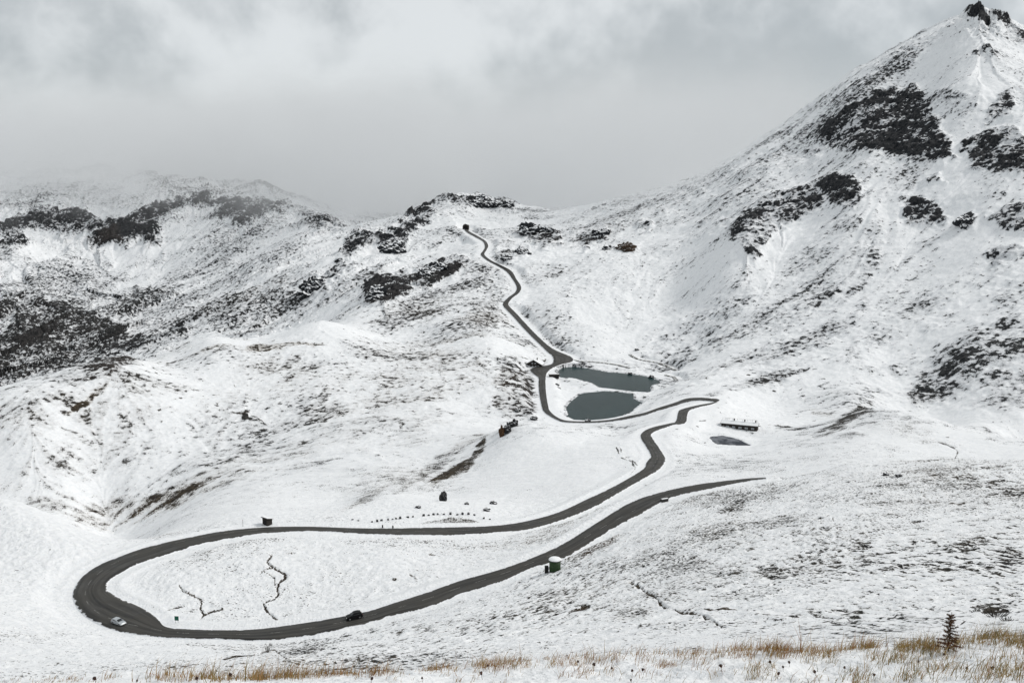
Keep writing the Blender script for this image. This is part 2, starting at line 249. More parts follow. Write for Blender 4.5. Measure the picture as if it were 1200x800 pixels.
# scree, scrub and grass showing through, plus shade painted on the hillock flank ----------------------------------
for a in ((60,410,105,50,30,.66,.45,.1),(30,370,50,40,20,.58,.4,.1),(15,440,60,32,30,.72,.5,.05),(125,425,70,22,25,.70,.5,.05),(50,395,30,8,10,.85,.7,0),(30,405,18,6,0,.9,.8,0),(60,385,12,5,0,.9,.8,0),(20,385,10,4,0,.9,.8,0),(130,410,30,6,40,.8,.7,0),(160,400,16,6,40,.8,.7,0),(170,385,80,14,20,.45,.2,.1),(60,345,70,25,-10,.45,.2,0),(45,355,25,8,0,.7,.6,0),
 (255,325,110,45,50,.36,.15,0),(90,320,60,28,0,.42,.2,0),(330,310,60,30,50,.36,.1,0),(300,265,60,18,10,.42,.2,0),(80,228,120,16,0,.42,.5,0),(240,226,90,12,0,.46,.5,0),(150,240,110,8,0,.45,.5,0),(20,245,40,8,0,.5,.6,0),(370,260,30,14,-30,.5,.4,0),(195,345,30,4,0,.62,.5,.1),(215,385,20,9,30,.62,.4,0),
 (280,350,90,16,18,.42,.1,.15),(330,370,90,14,25,.4,.1,.1),(310,408,26,5,0,.6,0,.9),(350,404,40,4,0,.5,0,.7),(240,405,50,6,8,.38,0,.4),
 (460,400,90,60,40,.36,.1,.1),(560,370,50,28,30,.45,.15,.2),(500,400,60,30,40,.42,.15,.1),(420,325,60,22,30,.42,.3,0),(550,330,45,25,40,.38,.2,0),(530,370,60,20,30,.42,.2,.1),
 (130,605,75,26,12,.58,.2,.45),(190,588,80,16,22,.6,.1,.75),(60,590,50,16,0,.45,.2,.2),(255,545,60,9,28,.5,.1,.3),(330,500,90,10,28,.48,.15,.1),(380,460,70,10,30,.42,.1,.1),(240,555,100,30,10,.4,.1,.15),
 (100,470,34,5,35,.62,.1,.9),(55,470,45,10,30,.48,.3,.1),(120,480,60,16,35,.42,.2,.1),(40,500,60,25,30,.4,.2,.1),(260,485,30,14,30,.45,.3,0),(150,530,90,20,25,.38,.2,.1),(90,540,90,12,20,.34,.15,.1),
 (300,450,120,40,25,.3,.1,.1),(480,500,80,40,35,.36,.1,.1),(450,560,70,25,30,.36,.1,.1),(545,545,26,7,40,.75,.1,.8),(520,558,30,6,35,.5,.1,.6),(435,580,45,6,30,.5,.1,.5),(600,455,30,50,0,.52,.3,.15),(622,462,13,32,0,.68,.5,.1),(618,435,14,10,0,.6,.6,.25),
 (820,390,120,40,25,.38,.35,.0),(930,410,110,35,25,.4,.5,0),(985,385,60,12,40,.5,.5,0),(900,445,90,7,15,.46,.4,.1),(830,440,60,7,25,.44,.4,.15),(945,400,70,9,30,.5,.4,.05),(880,385,70,9,28,.44,.3,.05),(780,430,40,14,20,.42,.4,0),(960,345,120,50,40,.3,.3,0),
 (1150,425,100,50,25,.58,.5,0),(1110,450,70,28,25,.58,.5,0),(1190,460,90,36,0,.54,.5,0),(1195,400,60,40,0,.54,.5,0),(1060,430,30,18,40,.42,.5,0),(1020,400,60,30,30,.36,.5,0),(1100,370,60,26,30,.36,.5,0),(1170,330,50,40,30,.36,.5,0),
 (960,160,80,20,38,.36,.4,0),(1040,85,110,14,32,.56,.4,0),(1000,110,60,16,34,.52,.4,0),(960,150,60,16,36,.5,.4,0),(900,190,100,16,30,.4,.4,0),(760,235,110,12,15,.4,.4,0),(830,215,90,12,25,.4,.4,0),(1110,115,70,12,0,.42,.6,0),(1090,235,60,14,0,.36,.5,0),(870,250,50,20,30,.4,.5,0),(1060,60,50,10,35,.46,.5,0),
 (990,494,48,8,32,.66,.2,.35),(1005,484,22,8,25,.62,.2,.3),(950,520,60,8,5,.42,.2,.1),(985,512,40,6,5,.5,.3,.1),(1080,510,60,14,-10,.36,.1,.5),(1090,545,110,14,0,.34,.2,.3),(965,485,22,5,-15,.4,0,.7),(1060,465,70,10,-10,.4,.4,0),  # first two blobs: hillock flank, shade darkened in as bare ground
 (670,605,60,10,20,.42,.3,.3),(640,625,55,9,22,.5,.3,.35),(720,600,20,6,30,.55,.3,.4),(570,650,70,12,8,.28,.1,.6),(490,660,60,16,5,.3,.1,.6),(340,645,40,6,20,.3,.1,.5),(500,400,120,90,35,.40,.1,.1),(480,460,130,60,35,.38,.1,.15),(300,500,180,70,30,.37,.1,.15),(120,520,120,50,30,.36,.15,.1),(560,340,70,50,20,.38,.15,.1),(640,310,60,30,30,.40,.2,.1),(700,270,80,20,20,.42,.3,.1),(250,300,120,40,40,.40,.2,0),(80,330,90,30,-20,.44,.3,0),(960,330,150,60,35,.36,.3,0),(1090,470,40,8,-10,.42,.3,.1),(690,330,50,40,40,.34,.2,0),(590,300,30,20,30,.40,.2,.1),(700,640,45,9,25,.45,.3,.6),(690,655,40,14,10,.34,.2,.2)):
    paint_blob(*a)
# grassy pasture of the near slopes: tufts through the snow
near = (sstep(55, 80, Yg) * (1 - sstep(330, 420, Yg)))
bare = np.maximum(bare, (.33 + .20 * fbm(x32, y32, 55, 5, 51, .62)) * near * sstep(-.05, .1, Xg / Yg - (330 - Yg) * .0005) )
bare = np.maximum(bare, (.27 + .15 * fbm(x32, y32, 42, 4, 52, .6)) * near)
bare = np.maximum(bare, ((.265 + .17 * fbm(x32, y32, 100, 5, 53, .6)) * sstep(330, 460, Yg)).astype(np.float32))
for a in ((210,690,110,36,0,.15),(420,660,120,26,0,.2),(640,545,90,45,0,.10),(700,540,50,30,0,.12),(40,660,110,70,0,.12),(60,610,90,20,-20,.06),(130,760,110,20,0,.16),(640,300,60,20,0,.2),(750,340,120,50,20,.22),(720,390,60,30,0,.2),(1110,60,60,40,0,.2),(1130,260,40,90,20,.15),(1105,200,10,60,15,.06),(1150,95,50,25,0,.16),(900,490,40,10,0,.15),(1165,525,70,8,-15,.05),(660,460,20,14,0,.15)):
    u, v, ru, rv, an, b = a; d0 = hit(u, v)[1]; r = max(ru, rv) * 1.6; S = subset(u - r, v - r, u + r, v + r, d0, 1.3); c, s = math.cos(R(an)), math.sin(R(an))
    du = Uw[S] - u; dv = Vw[S] - v; w = (1 - sstep(.3, 1.4, np.sqrt(((du * c - dv * s) / ru) ** 2 + ((du * s + dv * c) / rv) ** 2))) * (1 - rock[S])
    bare[S] = bare[S] * (1 - w) + np.minimum(bare[S], b) * w
# brooks and cracks in the turf
for s, w_, dig in (('317,651 313,658 318,664 325,668 332,671 333,677 327,682 324,688 326,695 320,702 309,708 312,714 317,720 324,729', 1.6, .5), ('318,664 308,669 304,671', 1.2, .3), ('309,670 320,676 322,686', 1.2, .3),
 ('209,686 214,692 224,697 236,703 233,712 238,719 232,728', 1.3, .3), ('238,719 262,714', 1.2, .2), ('194,717 205,713 214,709', 1.2, .3), ('150,695 170,708 198,720 201,730', 1.0, .2), ('263,772 280,768 295,767 312,763 322,762 332,769 340,776', 1.7, .4),
 ('680,668 700,672 735,680 750,688 770,702 776,710 800,716 822,720 840,730 862,742 880,754', 2.3, .6), ('776,710 790,718 812,716', 1.3, .2), ('824,714 840,715 865,713', 1.0, .2), ('951,620 960,611 972,603 990,600', 1.5, .3), ('975,604 977,615 985,623', 1.5, .3),
  ('1080,577 1090,588 1105,591 1130,590', 1.4, .3), ('1120,735 1135,724 1150,715 1165,712 1180,714', 1.4, .2),
 ('722,525 728,536 740,541 744,550 738,556', 1.2, .3), ('724,518 728,530', 1.0, .2), ('738,538 748,546', 1.0, .2), ('480,672 487,677 490,681', 1.3, .2), ('270,482 285,484 300,490 310,498', 1.0, .3), ('200,468 240,464 256,463', .8, .2),
 ('820,494 838,490 855,491', 1.0, .2), ('882,497 900,499 915,500 935,502', 1.0, .2), ('1100,517 1115,523 1124,528 1120,536', 1.2, .3), ('640,420 620,430 600,444 590,452', 1.6, .3)):
    paint_line(s, w_, .8, rk=.25, br=.35, dig=dig)
paint_blob(290,483,6,3,0,.8,.4,.1); paint_blob(287,488,5,3,0,.8,.4,.1)
# ------------------------------------------------------------------ relief that follows the masks
Zs = Z.copy()
L1 = lic(Zs, (fbm(x32, y32, 11, 3, 61, .85) ).astype(np.float32), 30, .0022)
L2 = lic(Zs, (fbm(x32, y32, 2.6, 2, 71, .8)).astype(np.float32), 9, .0016, contour=True)
mid = sstep(380, 620, Yg); amp = np.clip(Yg * 0.0012, .1, 1.6)
Z += mid * L1 * amp * .30 * (1 - rock * .5)
L4 = lic(Zs, fbm(x32, y32, 48, 3, 65, .7).astype(np.float32), 34, .0026); big = sstep(750, 1150, Yg)
hl = sstep(-.04, -.16, Ac[None]) * sstep(1050, 1250, Yg); mt = sstep(.16, .24, Ac[None]) * sstep(760, 900, Yg)
Z += big * L4 * np.clip(Yg * (.0007 + .0036 * hl + .0014 * mt), 0, 9)
bare = bare + big * L4 * (.05 + .05 * (Ac[None] < -.05)) * (1 - .5 * rock)
L3 = lic(Zs, fbm(x32, y32, 17, 3, 75, .75).astype(np.float32), 9, .0022, contour=True)
rn = fbm(x32, y32, 60, 3, 81, .5); ridged = (1 - np.abs(fbm(x32, y32, 70, 3, 91, .5)) * 1.6)
Z += rock * ((np.clip(Yg * .0028, .5, 4.6) * (rn * .9 + ridged * .5 + L3 * .28) + np.clip(Yg * .0016, .3, 2.6) * (1 - 2.2 * np.abs(fbm(x32, y32, 22, 3, 95, .55)))) + np.where((Yg > 1700) & (Ac[None] < -.1), Yg * .0050, Yg * .0020))
bare = bare + rock * (L3 * .10 + L4 * .10 + L1 * .05 + .16 * fbm(x32, y32, 55, 3, 83, .6))
Z += farw * fbm(x32, y32, 9, 4, 101, .55) * np.clip(Yg * .0007, .05, .9) * (.45 + 1.2 * np.clip(bare, 0, 1))
nearr = (sstep(95, 130, Yg) * (1 - sstep(360, 460, Yg)))
Z += nearr * (fbm(x32, y32, 3.2, 3, 111, .6) * .22 + L2 * .07)
Z += (1 - sstep(40, 70, Yg)) * (fbm(x32, y32, 2.2, 5, 121, .55) * .13 + fbm(x32, y32, 6.5, 2, 122) * .22)
pk = hit(1144, 26); qd = np.hypot((Xg - pk[0]) / 1.25, (Yg - pk[1]) / 1.6)
Z += 17 * np.exp(-(qd / 10) ** 2) + 7 * np.exp(-(qd / 24) ** 2) + np.exp(-(qd / 36) ** 2) * 9 * fbm(x32, y32, 18, 4, 151, .65)
kk = 1 - sstep(9, 17, qd + 4 * wx); bare = np.maximum(bare, kk * .92); rock = np.maximum(rock, kk)
pk = hit(1176, 22); qd = np.hypot((Xg - pk[0] - (Yg - pk[1]) * .3) / 2.2, (Yg - pk[1]) / 1.4); Z += np.exp(-(qd / 18) ** 2) * (3 + 8 * fbm(x32, y32, 16, 4, 152, .65))
# streaks also gather or bare the snow
steep = sstep(.12, .5, np.hypot(*slope(Zs)))
bare = bare + mid * (1 - .7 * rock) * L1 * (.05 + .24 * np.clip(bare - .08, 0, .5)) * (.75 + .5 * steep)
for u, v, ru, rv, an, dx, am in ((1062,662,120,44,10,.39,.15),(1175,655,60,60,0,.45,.15),(1010,720,90,30,5,.2,.12),(1170,560,60,24,0,.45,.13),(520,745,190,26,8,-.42,.09),(660,690,90,40,10,-.42,.08),(440,740,80,18,10,-.5,.09),(960,640,60,30,0,-.2,.08),(880,660,60,40,0,.1,.07)):
    d0 = hit(u, v)[1]; r = max(ru, rv) * 1.6; S = subset(u - r, v - r, u + r, v + r, d0, 1.8); c, s = math.cos(R(an)), math.sin(R(an)); du = Uw[S] - u; dv = Vw[S] - v
    w_ = 1 - sstep(.3, 1.3, np.sqrt(((du * c - dv * s) / ru) ** 2 + ((du * s + dv * c) / rv) ** 2)); q = math.hypot(dx, .92); ex, ey = dx / q, -.92 / q
    al = x32[S] * ex + y32[S] * ey; cr = -x32[S] * ey + y32[S] * ex; cr = cr + 1.2 * perlin(al / 7, cr / 5, 77)
    st = 1.7 * perlin(cr / 1.25, al / 4.2, 78) + .5 * perlin(cr / .7, al / 2.6, 79); bare[S] += w_ * am * (2.2 * st + .4); Z[S] -= w_ * st * .10
bare = bare + nearr * L2 * .028 + (sstep(60, 100, Yg) * (1 - sstep(330, 460, Yg))) * L2 * .045 * sstep(.25, .45, Xg / Yg) * sstep(-.2, .5, fbm(x32, y32, 45, 2, 56))
brown = np.clip(brown + .55 * nearr + .3 * nearr * fbm(x32, y32, 30, 2, 131), 0, 1)
brown = np.clip(brown + .45 * sstep(430, 520, Yg) * sstep(1250, 1000, Yg) * sstep(.1, -.05, Ac[None]) * np.clip(.6 + 1.4 * fbm(x32, y32, 120, 3, 133), 0, 1) * (1 - rock), 0, 1)
grain = sstep(300, 900, Yg)
# ------------------------------------------------------------------ road bed, lakes
def catmull(P, n):
    P = np.asarray(P, float); out = []
    for k in range(len(P) - 1):
        p0, p1, p2, p3 = P[max(k - 1, 0)], P[k], P[k + 1], P[min(k + 2, len(P) - 1)]
        for t in np.linspace(0, 1, n, endpoint=False):
            out.append(.5 * (2 * p1 + (p2 - p0) * t + (2 * p0 - 5 * p1 + 4 * p2 - p3) * t * t + (3 * p1 - p0 - 3 * p2 + p3) * t ** 3))
    out.append(P[-1]); return np.array(out)
EL = np.array([pz(r[0], r[1], r[4]) for r in ROAD]); ER = np.array([pz(r[2], r[3], r[4]) for r in ROAD])
NS = 8
EL = catmull(EL, NS); ER = catmull(ER, NS)
for e in (EL, ER): e[:, 2] = np.convolve(np.pad(e[:, 2], 8, mode='edge'), np.ones(17) / 17, 'valid')
mz = (EL[:, 2] + ER[:, 2]) / 2; EL[:, 2] = mz; ER[:, 2] = mz
# plain stations between the traced ones, for laying the bed (no longer than 3 m apart)
def bed_line(A, B, step=2.5):
    o = []
    for k in range(len(A) - 1):
        n = max(1, int(max(np.linalg.norm(A[k + 1] - A[k]), np.linalg.norm(B[k + 1] - B[k])) / step))
        for t in np.arange(n) / n: o.append((A[k] * (1 - t) + A[k + 1] * t, B[k] * (1 - t) + B[k + 1] * t))
    return o
def lay_bed(A, B, fade=9.0, drop=None):
    best = np.full(Z.shape, 1e9, np.float32); zb = np.zeros(Z.shape, np.float32)
    for a, b in bed_line(A, B):
        m = (a + b) / 2; d = m[1]; rad = np.linalg.norm(b - a) / 2 + fade + 4 + .006 * d
        S = (slice(max(0, np.searchsorted(Yr, d - rad) - 1), np.searchsorted(Yr, d + rad) + 1), slice(max(0, np.searchsorted(Ac, (m[0] - rad) / d - .004) - 1), np.searchsorted(Ac, (m[0] + rad) / d + .004) + 1))
        if S[0].start >= S[0].stop or S[1].start >= S[1].stop: continue
        ex, ey = b[0] - a[0], b[1] - a[1]; l = ex * ex + ey * ey
        t = np.clip(((Xg[S] - a[0]) * ex + (Yg[S] - a[1]) * ey) / l, 0, 1)
        q = np.hypot(Xg[S] - a[0] - t * ex, Yg[S] - a[1] - t * ey)
        k = q < best[S]; best[S] = np.where(k, q, best[S]); zb[S] = np.where(k, m[2], zb[S])
    sp = 1.5 + .004 * Yg                                     # bed a little wider than the road
    w = 1 - sstep(0, 1, (best - sp) / fade); w[best > 1e8] = 0
    dr = np.clip(.0006 * Yg, .15, .6)
    return w, best, zb - dr
w, best, zb = lay_bed(EL, ER); roadside = 1 - sstep(2, 7, best); roadside[best > 1e8] = 0
bank = np.exp(-((best - 2.6 - .004 * Yg) / 1.3) ** 2) * .28 * (Yg < 520)   # ploughed bank
Z = Z * (1 - w) + (zb + bank * (1 + .5 * fbm(x32, y32, 2.5, 2, 141))) * w
bare *= 1 - .75 * roadside * (1 - rock)
PATHS = ['670,421.2 676,422.2 683,423.2 692,423.6 702,424.2 713,425.6 724,427.6 737,430.6', '738,414.5 743,418.4 752,421.8 762,423.2 772,425.2 781,429 791,433.4', '780,439.2 785,440.6 789,442 793,444.6', '592,354 587,352.6 582,352 577,351.6']
PW = []
for s in PATHS:
    P = np.array([float(k) for k in s.replace(',', ' ').split()]).reshape(-1, 2); C = catmull(np.array([hit(*p) for p in P]), 4)
    C[:, 2] = np.convolve(np.pad(C[:, 2], 3, mode='edge'), np.ones(7) / 7, 'valid')
    tn = np.gradient(C, axis=0)[:, :2]; tn /= np.linalg.norm(tn, axis=1)[:, None] + 1e-9; nrm = np.c_[-tn[:, 1], tn[:, 0], np.zeros(len(tn))]
    A, B = C + nrm * 1.5, C - nrm * 1.5; PW.append((A, B))
    w, bs, zb = lay_bed(A, B, 5.0); w *= sstep(0, 4, best); Z = Z * (1 - w) + zb * w
LAKES = [('lake', LAKE_Z, '654,434 658,431.6 668,429.6 680,430.4 696,433 712,436 728,437 744,439 758,441 768,444 774.4,447.6 770,451.6 763,454 762,459 752,459.4 736,458.6 720,456.6 709,455 704,454 694,450 684,446.4 672,443 660,442.4 655,441'),
 ('lake', LAKE_Z, '706,458.2 720,458.8 738,460.8 742,463 743,467 749,470 754,472 749,476 743,481 740,484 728,488.4 712,491.6 696,492.8 680,492.4 668,491.4 663,488 666,485 663,480 665,475 670,470 676,465 680,461.6 688,460 698,459'),
 ('pond', POND_Z, '831,512.5 834,511.2 840,510.8 848,510.5 856,512 864,514 872,517.5 880,521.5 870,522 855,521.5 843,520.5 837,518.5')]
LW = []
for nm, zl, s in LAKES:
    P = np.array([float(k) for k in s.replace(',', ' ').split()]).reshape(-1, 2)
    W = catmull(np.array([pz(u, v, zl) for u, v in np.r_[P, P[:1]]]), 4)[:-1]
    W[:, :2] += np.c_[fbm(W[:, 0], W[:, 1], 9, 2, 5), fbm(W[:, 0], W[:, 1], 9, 2, 6)] * .8
    LW.append((nm, zl, W)); mn, mx = W.min(0), W.max(0)
    S = (slice(np.searchsorted(Yr, mn[1] - 25), np.searchsorted(Yr, mx[1] + 25)), slice(np.searchsorted(Ac, (mn[0] - 25) / mn[1] - .02), np.searchsorted(Ac, (mx[0] + 25) / mn[1] + .02)))
    sd = poly_sd(Xg[S], Yg[S], W[:, :2]); rs = 1 - sstep(3, 12, best[S])
    shore = (1 - sstep(0, 16, -sd)) * (1 - rs); tgt = zl + .25 + np.clip(-sd, 0, 16) * .10
    zz = Z[S] * (1 - shore) + np.maximum(tgt, np.minimum(Z[S], tgt + 1.5)) * shore
    Z[S] = np.where(sd > 0, zl - .15 - np.minimum(sd * .4, 2), zz)
    if nm == 'lake': bare[S] = np.where(np.abs(sd + .8 + .6 * perlin(x32[S] / 3, y32[S] / 3, 5)) < 1.3, np.maximum(bare[S], .44), bare[S])
# ------------------------------------------------------------------ node helpers
def new_mat(name):
    m = bpy.data.materials.new(name); m.use_nodes = True; nt = m.node_tree; nt.nodes.clear()
    out = nt.nodes.new('ShaderNodeOutputMaterial'); return m, nt, out
class NB:
    def __init__(s, nt): s.nt = nt
    def n(s, typ, **kw):
        nd = s.nt.nodes.new(typ)
        for k, v in kw.items(): setattr(nd, k, v)
        return nd
    def put(s, sock, val):
        if hasattr(val, 'is_linked') or hasattr(val, 'links'): s.nt.links.new(val, sock)
        else: sock.default_value = val
    def math(s, op, a, b=0.0, c=0.0, clamp=False):
        nd = s.n('ShaderNodeMath', operation=op); nd.use_clamp = clamp
        for i, v in enumerate((a, b, c)): s.put(nd.inputs[i], v)
        return nd.outputs[0]
    def step(s, v, lo, hi, a=0.0, b=1.0):
        nd = s.n('ShaderNodeMapRange', interpolation_type='SMOOTHSTEP')
        for i, x in enumerate((v, lo, hi, a, b)): s.put(nd.inputs[i], x)
        return nd.outputs[0]
    def lin(s, v, lo, hi, a=0.0, b=1.0):
        nd = s.n('ShaderNodeMapRange')
        for i, x in enumerate((v, lo, hi, a, b)): s.put(nd.inputs[i], x)
        return nd.outputs[0]
    def mix(s, f, a, b):
        nd = s.n('ShaderNodeMix', data_type='RGBA'); s.put(nd.inputs[0], f)
        for i, x in ((6, a), (7, b)): s.put(nd.inputs[i], x if not isinstance(x, tuple) else (*x, 1))
        return nd.outputs[2]
    def mixf(s, f, a, b):
        nd = s.n('ShaderNodeMix', data_type='FLOAT')
        for i, x in ((0, f), (2, a), (3, b)): s.put(nd.inputs[i], x)
        return nd.outputs[0]
    def noise(s, vec, scale, detail=4, rough=.55, dist=0.0):
        nd = s.n('ShaderNodeTexNoise'); 
        if vec is not None: s.put(nd.inputs['Vector'], vec)
        nd.inputs['Scale'].default_value = scale; nd.inputs['Detail'].default_value = detail; nd.inputs['Roughness'].default_value = rough; nd.inputs['Distortion'].default_value = dist
        return nd.outputs[0]
    def attr(s, name): return s.n('ShaderNodeAttribute', attribute_name=name).outputs['Fac']
    def bsdf(s, out, color, rough=.8, normal=None, spec=.2, metal=0.0):
        b = s.n('ShaderNodeBsdfPrincipled'); s.put(b.inputs['Base Color'], color if not isinstance(color, tuple) else (*color, 1)); s.put(b.inputs['Roughness'], rough)
        b.inputs['Specular IOR Level'].default_value = spec; b.inputs['Metallic'].default_value = metal
        if normal is not None: s.put(b.inputs['Normal'], normal)
        s.nt.links.new(b.outputs[0], out.inputs[0]); return b
    def bump(s, h, strength, dist):
        b = s.n('ShaderNodeBump'); b.inputs['Strength'].default_value = strength; b.inputs['Distance'].default_value = dist; s.put(b.inputs['Height'], h); return b.outputs[0]
# ------------------------------------------------------------------ ground material: snow over turf and rock
def ground_mat():
    m, nt, out = new_mat('snow_ground'); b = NB(nt)
    geo = b.n('ShaderNodeNewGeometry'); P = geo.outputs['Position']; nz = b.n('ShaderNodeSeparateXYZ'); nt.links.new(geo.outputs['Normal'], nz.inputs[0]); nz = nz.outputs[2]
    bare, rock, brown, grain = (b.attr(k) for k in ('bare', 'rock', 'brown', 'grain'))
    n1 = b.noise(P, .20, 8, .66); n2 = b.noise(P, 1.5, 6, .62); n3 = b.noise(P, .045, 4, .6)
    n = b.mixf(grain, n2, n1); n = b.mixf(b.step(rock, .7, 1.0, 0, .28), n, b.noise(P, .075, 9, .62))
    n = b.math('ADD', n, b.math('MULTIPLY', b.math('SUBTRACT', n3, .5), .28))
    n = b.math('ADD', n, b.math('MULTIPLY', b.math('SUBTRACT', n1, .5), b.mixf(grain, .35, 0.0)))
    B = b.math('ADD', bare, b.math('MULTIPLY', rock, b.math('MULTIPLY', b.math('SUBTRACT', .62, nz), .55)))
    T = b.lin(B, 0.0, 1.0, .735, .27)
    mask = b.step(n, b.math('SUBTRACT', T, .012), b.math('ADD', T, .03))
    # bare ground colours
    cn = b.noise(P, .35, 5, .6)
    rockc = b.mix(b.step(cn, .35, .7), (.006, .008, .011), (.048, .048, .049))
    turf = b.mix(b.step(cn, .38, .66), (.016, .014, .011), (.062, .050, .033))
    scrub = b.mix(b.step(cn, .38, .66), (.013, .015, .016), (.046, .047, .046))
    bc = b.mix(brown, scrub, turf); bc = b.mix(rock, bc, b.mix(brown, rockc, b.mix(cn, (.045, .034, .027), (.15, .095, .06))))
    snow = b.mix(b.step(b.noise(P, .6, 4, .6), .3, .7), (.80, .815, .835), (.90, .905, .91))
    # thin cover: turf greys the snow where it is nearly bare
    thin = b.math('MULTIPLY', b.step(n, b.math('SUBTRACT', T, .20), T), b.mixf(grain, b.step(bare, .2, .6, .02, .32), b.step(bare, .14, .52, .08, .62)))
    snow = b.mix(thin, snow, b.mix(brown, (.30, .31, .33), (.36, .32, .27)))
    col = b.mix(mask, snow, bc)
    h = b.math('SUBTRACT', n, b.math('MULTIPLY', mask, .10))
    nrm = b.bump(h, .6, .8)
    b.bsdf(out, col, b.mixf(mask, .62, .92), nrm, .15); return m
M_GROUND = ground_mat()
def grid_mesh(name, faces_mask=None):
    idx = np.arange(NR * NC, dtype=np.int32).reshape(NR, NC)
    q = np.stack([idx[:-1, :-1], idx[:-1, 1:], idx[1:, 1:], idx[1:, :-1]], -1).reshape(-1, 4)
    if faces_mask is not None: q = q[faces_mask.ravel()]
    used = np.zeros(NR * NC, bool); used[q.ravel()] = True; remap = np.cumsum(used, dtype=np.int64).astype(np.int32) - 1
    q = remap[q]; co = np.stack([Xg, Yg, Z], -1).reshape(-1, 3)[used].astype(np.float32)
    me = bpy.data.meshes.new(name); me.vertices.add(len(co)); me.vertices.foreach_set('co', co.ravel())
    me.loops.add(q.size); me.loops.foreach_set('vertex_index', q.ravel()); me.polygons.add(len(q)); me.polygons.foreach_set('loop_start', np.arange(0, q.size, 4, dtype=np.int32))
    me.polygons.foreach_set('use_smooth', np.ones(len(q), bool))
    me.update(calc_edges=True)
    for k, arr in (('bare', bare), ('rock', rock), ('brown', brown), ('grain', grain)):
        at = me.attributes.new(k, 'FLOAT', 'POINT'); at.data.foreach_set('value', np.ascontiguousarray(arr.ravel()[used], np.float32))
    me.normals_split_custom_set_from_vertices(NRM[used])
    me.materials.append(M_GROUND); o = bpy.data.objects.new(name, me); COL.objects.link(o); o['kind'] = 'structure'; return o
zx_, zy_ = slope(Z); NRM = np.stack([-zx_, -zy_, np.ones_like(zx_)], -1); NRM /= np.linalg.norm(NRM, axis=-1, keepdims=True); NRM = NRM.reshape(-1, 3).astype(np.float32)
def cells(P, dmin, src):
    P = np.array([float(k) for k in P.replace(',', ' ').split()]).reshape(-1, 2); w = np.zeros((NR - 1, NC - 1), bool)
    r0 = np.searchsorted(Yr, dmin); u, v = src[0][:-1, :-1], src[1][:-1, :-1]
    w[r0:] = poly_sd(u[r0:], v[r0:], P) > 0; return w
mount = cells('640,-3000 640,262 700,330 760,395 830,440 900,462 1000,470 1060,476 1120,482 1200,498 1400,505 6000,505 6000,-3000', 640, (U, V))
hills = cells('-6000,-3000 -6000,470 0,462 60,438 150,417 250,391 380,370 425,330 432,275 470,262 520,200 640,200 640,-3000', 1080, (U, V)) & ~mount
grid_mesh('terrain', ~(mount | hills)); grid_mesh('mountain', mount); grid_mesh('hills', hills)
# ------------------------------------------------------------------ road
def link(name, me, mat, parent=None, smooth=False):
    o = bpy.data.objects.new(name, me); COL.objects.link(o)
    if mat is not None: me.materials.append(mat)
    if parent is not None: o.parent = parent
    if smooth: me.polygons.foreach_set('use_smooth', np.ones(len(me.polygons), bool))
    return o
def asphalt_mat():
    m, nt, out = new_mat('asphalt'); b = NB(nt); P = b.n('ShaderNodeNewGeometry').outputs['Position']; ac = b.attr('across')
    n = b.noise(P, .12, 5, .6); f = b.noise(P, 3.0, 4, .6)
    c = b.mix(b.step(n, .38, .62), (.013, .0125, .011), (.040, .038, .033)); c = b.mix(b.step(f, .4, .75, 0, .35), c, (.052, .050, .045))
    sv = b.n('ShaderNodeCombineXYZ'); nt.links.new(b.math('MULTIPLY', ac, 4.5), sv.inputs[0]); nt.links.new(b.math('MULTIPLY', b.attr('along'), .035), sv.inputs[1])
    sk = b.noise(sv.outputs[0], 1.0, 4, .6); c = b.mix(b.step(sk, .42, .66, 0, .75), c, (.075, .071, .064)); c = b.mix(b.step(sk, .44, .30, 0, .8), c, (.012, .012, .0125))
    # drier wheel tracks, salt and a little snow at the ragged edge
    tr = b.step(b.math('ABSOLUTE', b.math('SUBTRACT', b.math('ABSOLUTE', ac), .48)), .05, .22, .55, 0.0); c = b.mix(tr, c, (.056, .053, .048))
    e = b.math('ADD', b.math('ABSOLUTE', ac), b.math('MULTIPLY', b.math('SUBTRACT', b.noise(P, .38, 6, .68), .5), .75))
    c = b.mix(b.step(e, .97, 1.03), c, (.80, .81, .83))
    b.bsdf(out, c, b.step(n, .35, .65, .55, .8), b.bump(f, .3, .02), .3); return m
M_ASPH = asphalt_mat()
def path_mat():
    m, nt, out = new_mat('path_gravel'); b = NB(nt); P = b.n('ShaderNodeNewGeometry').outputs['Position']
    n = b.noise(P, .4, 6, .65); c = b.mix(b.step(n, .46, .60), (.10, .095, .085), (.68, .69, .70)); b.bsdf(out, c, .9); return m
M_PATH = path_mat()
CROSS = (-1.0, -.6, -.2, .2, .6, 1.0)
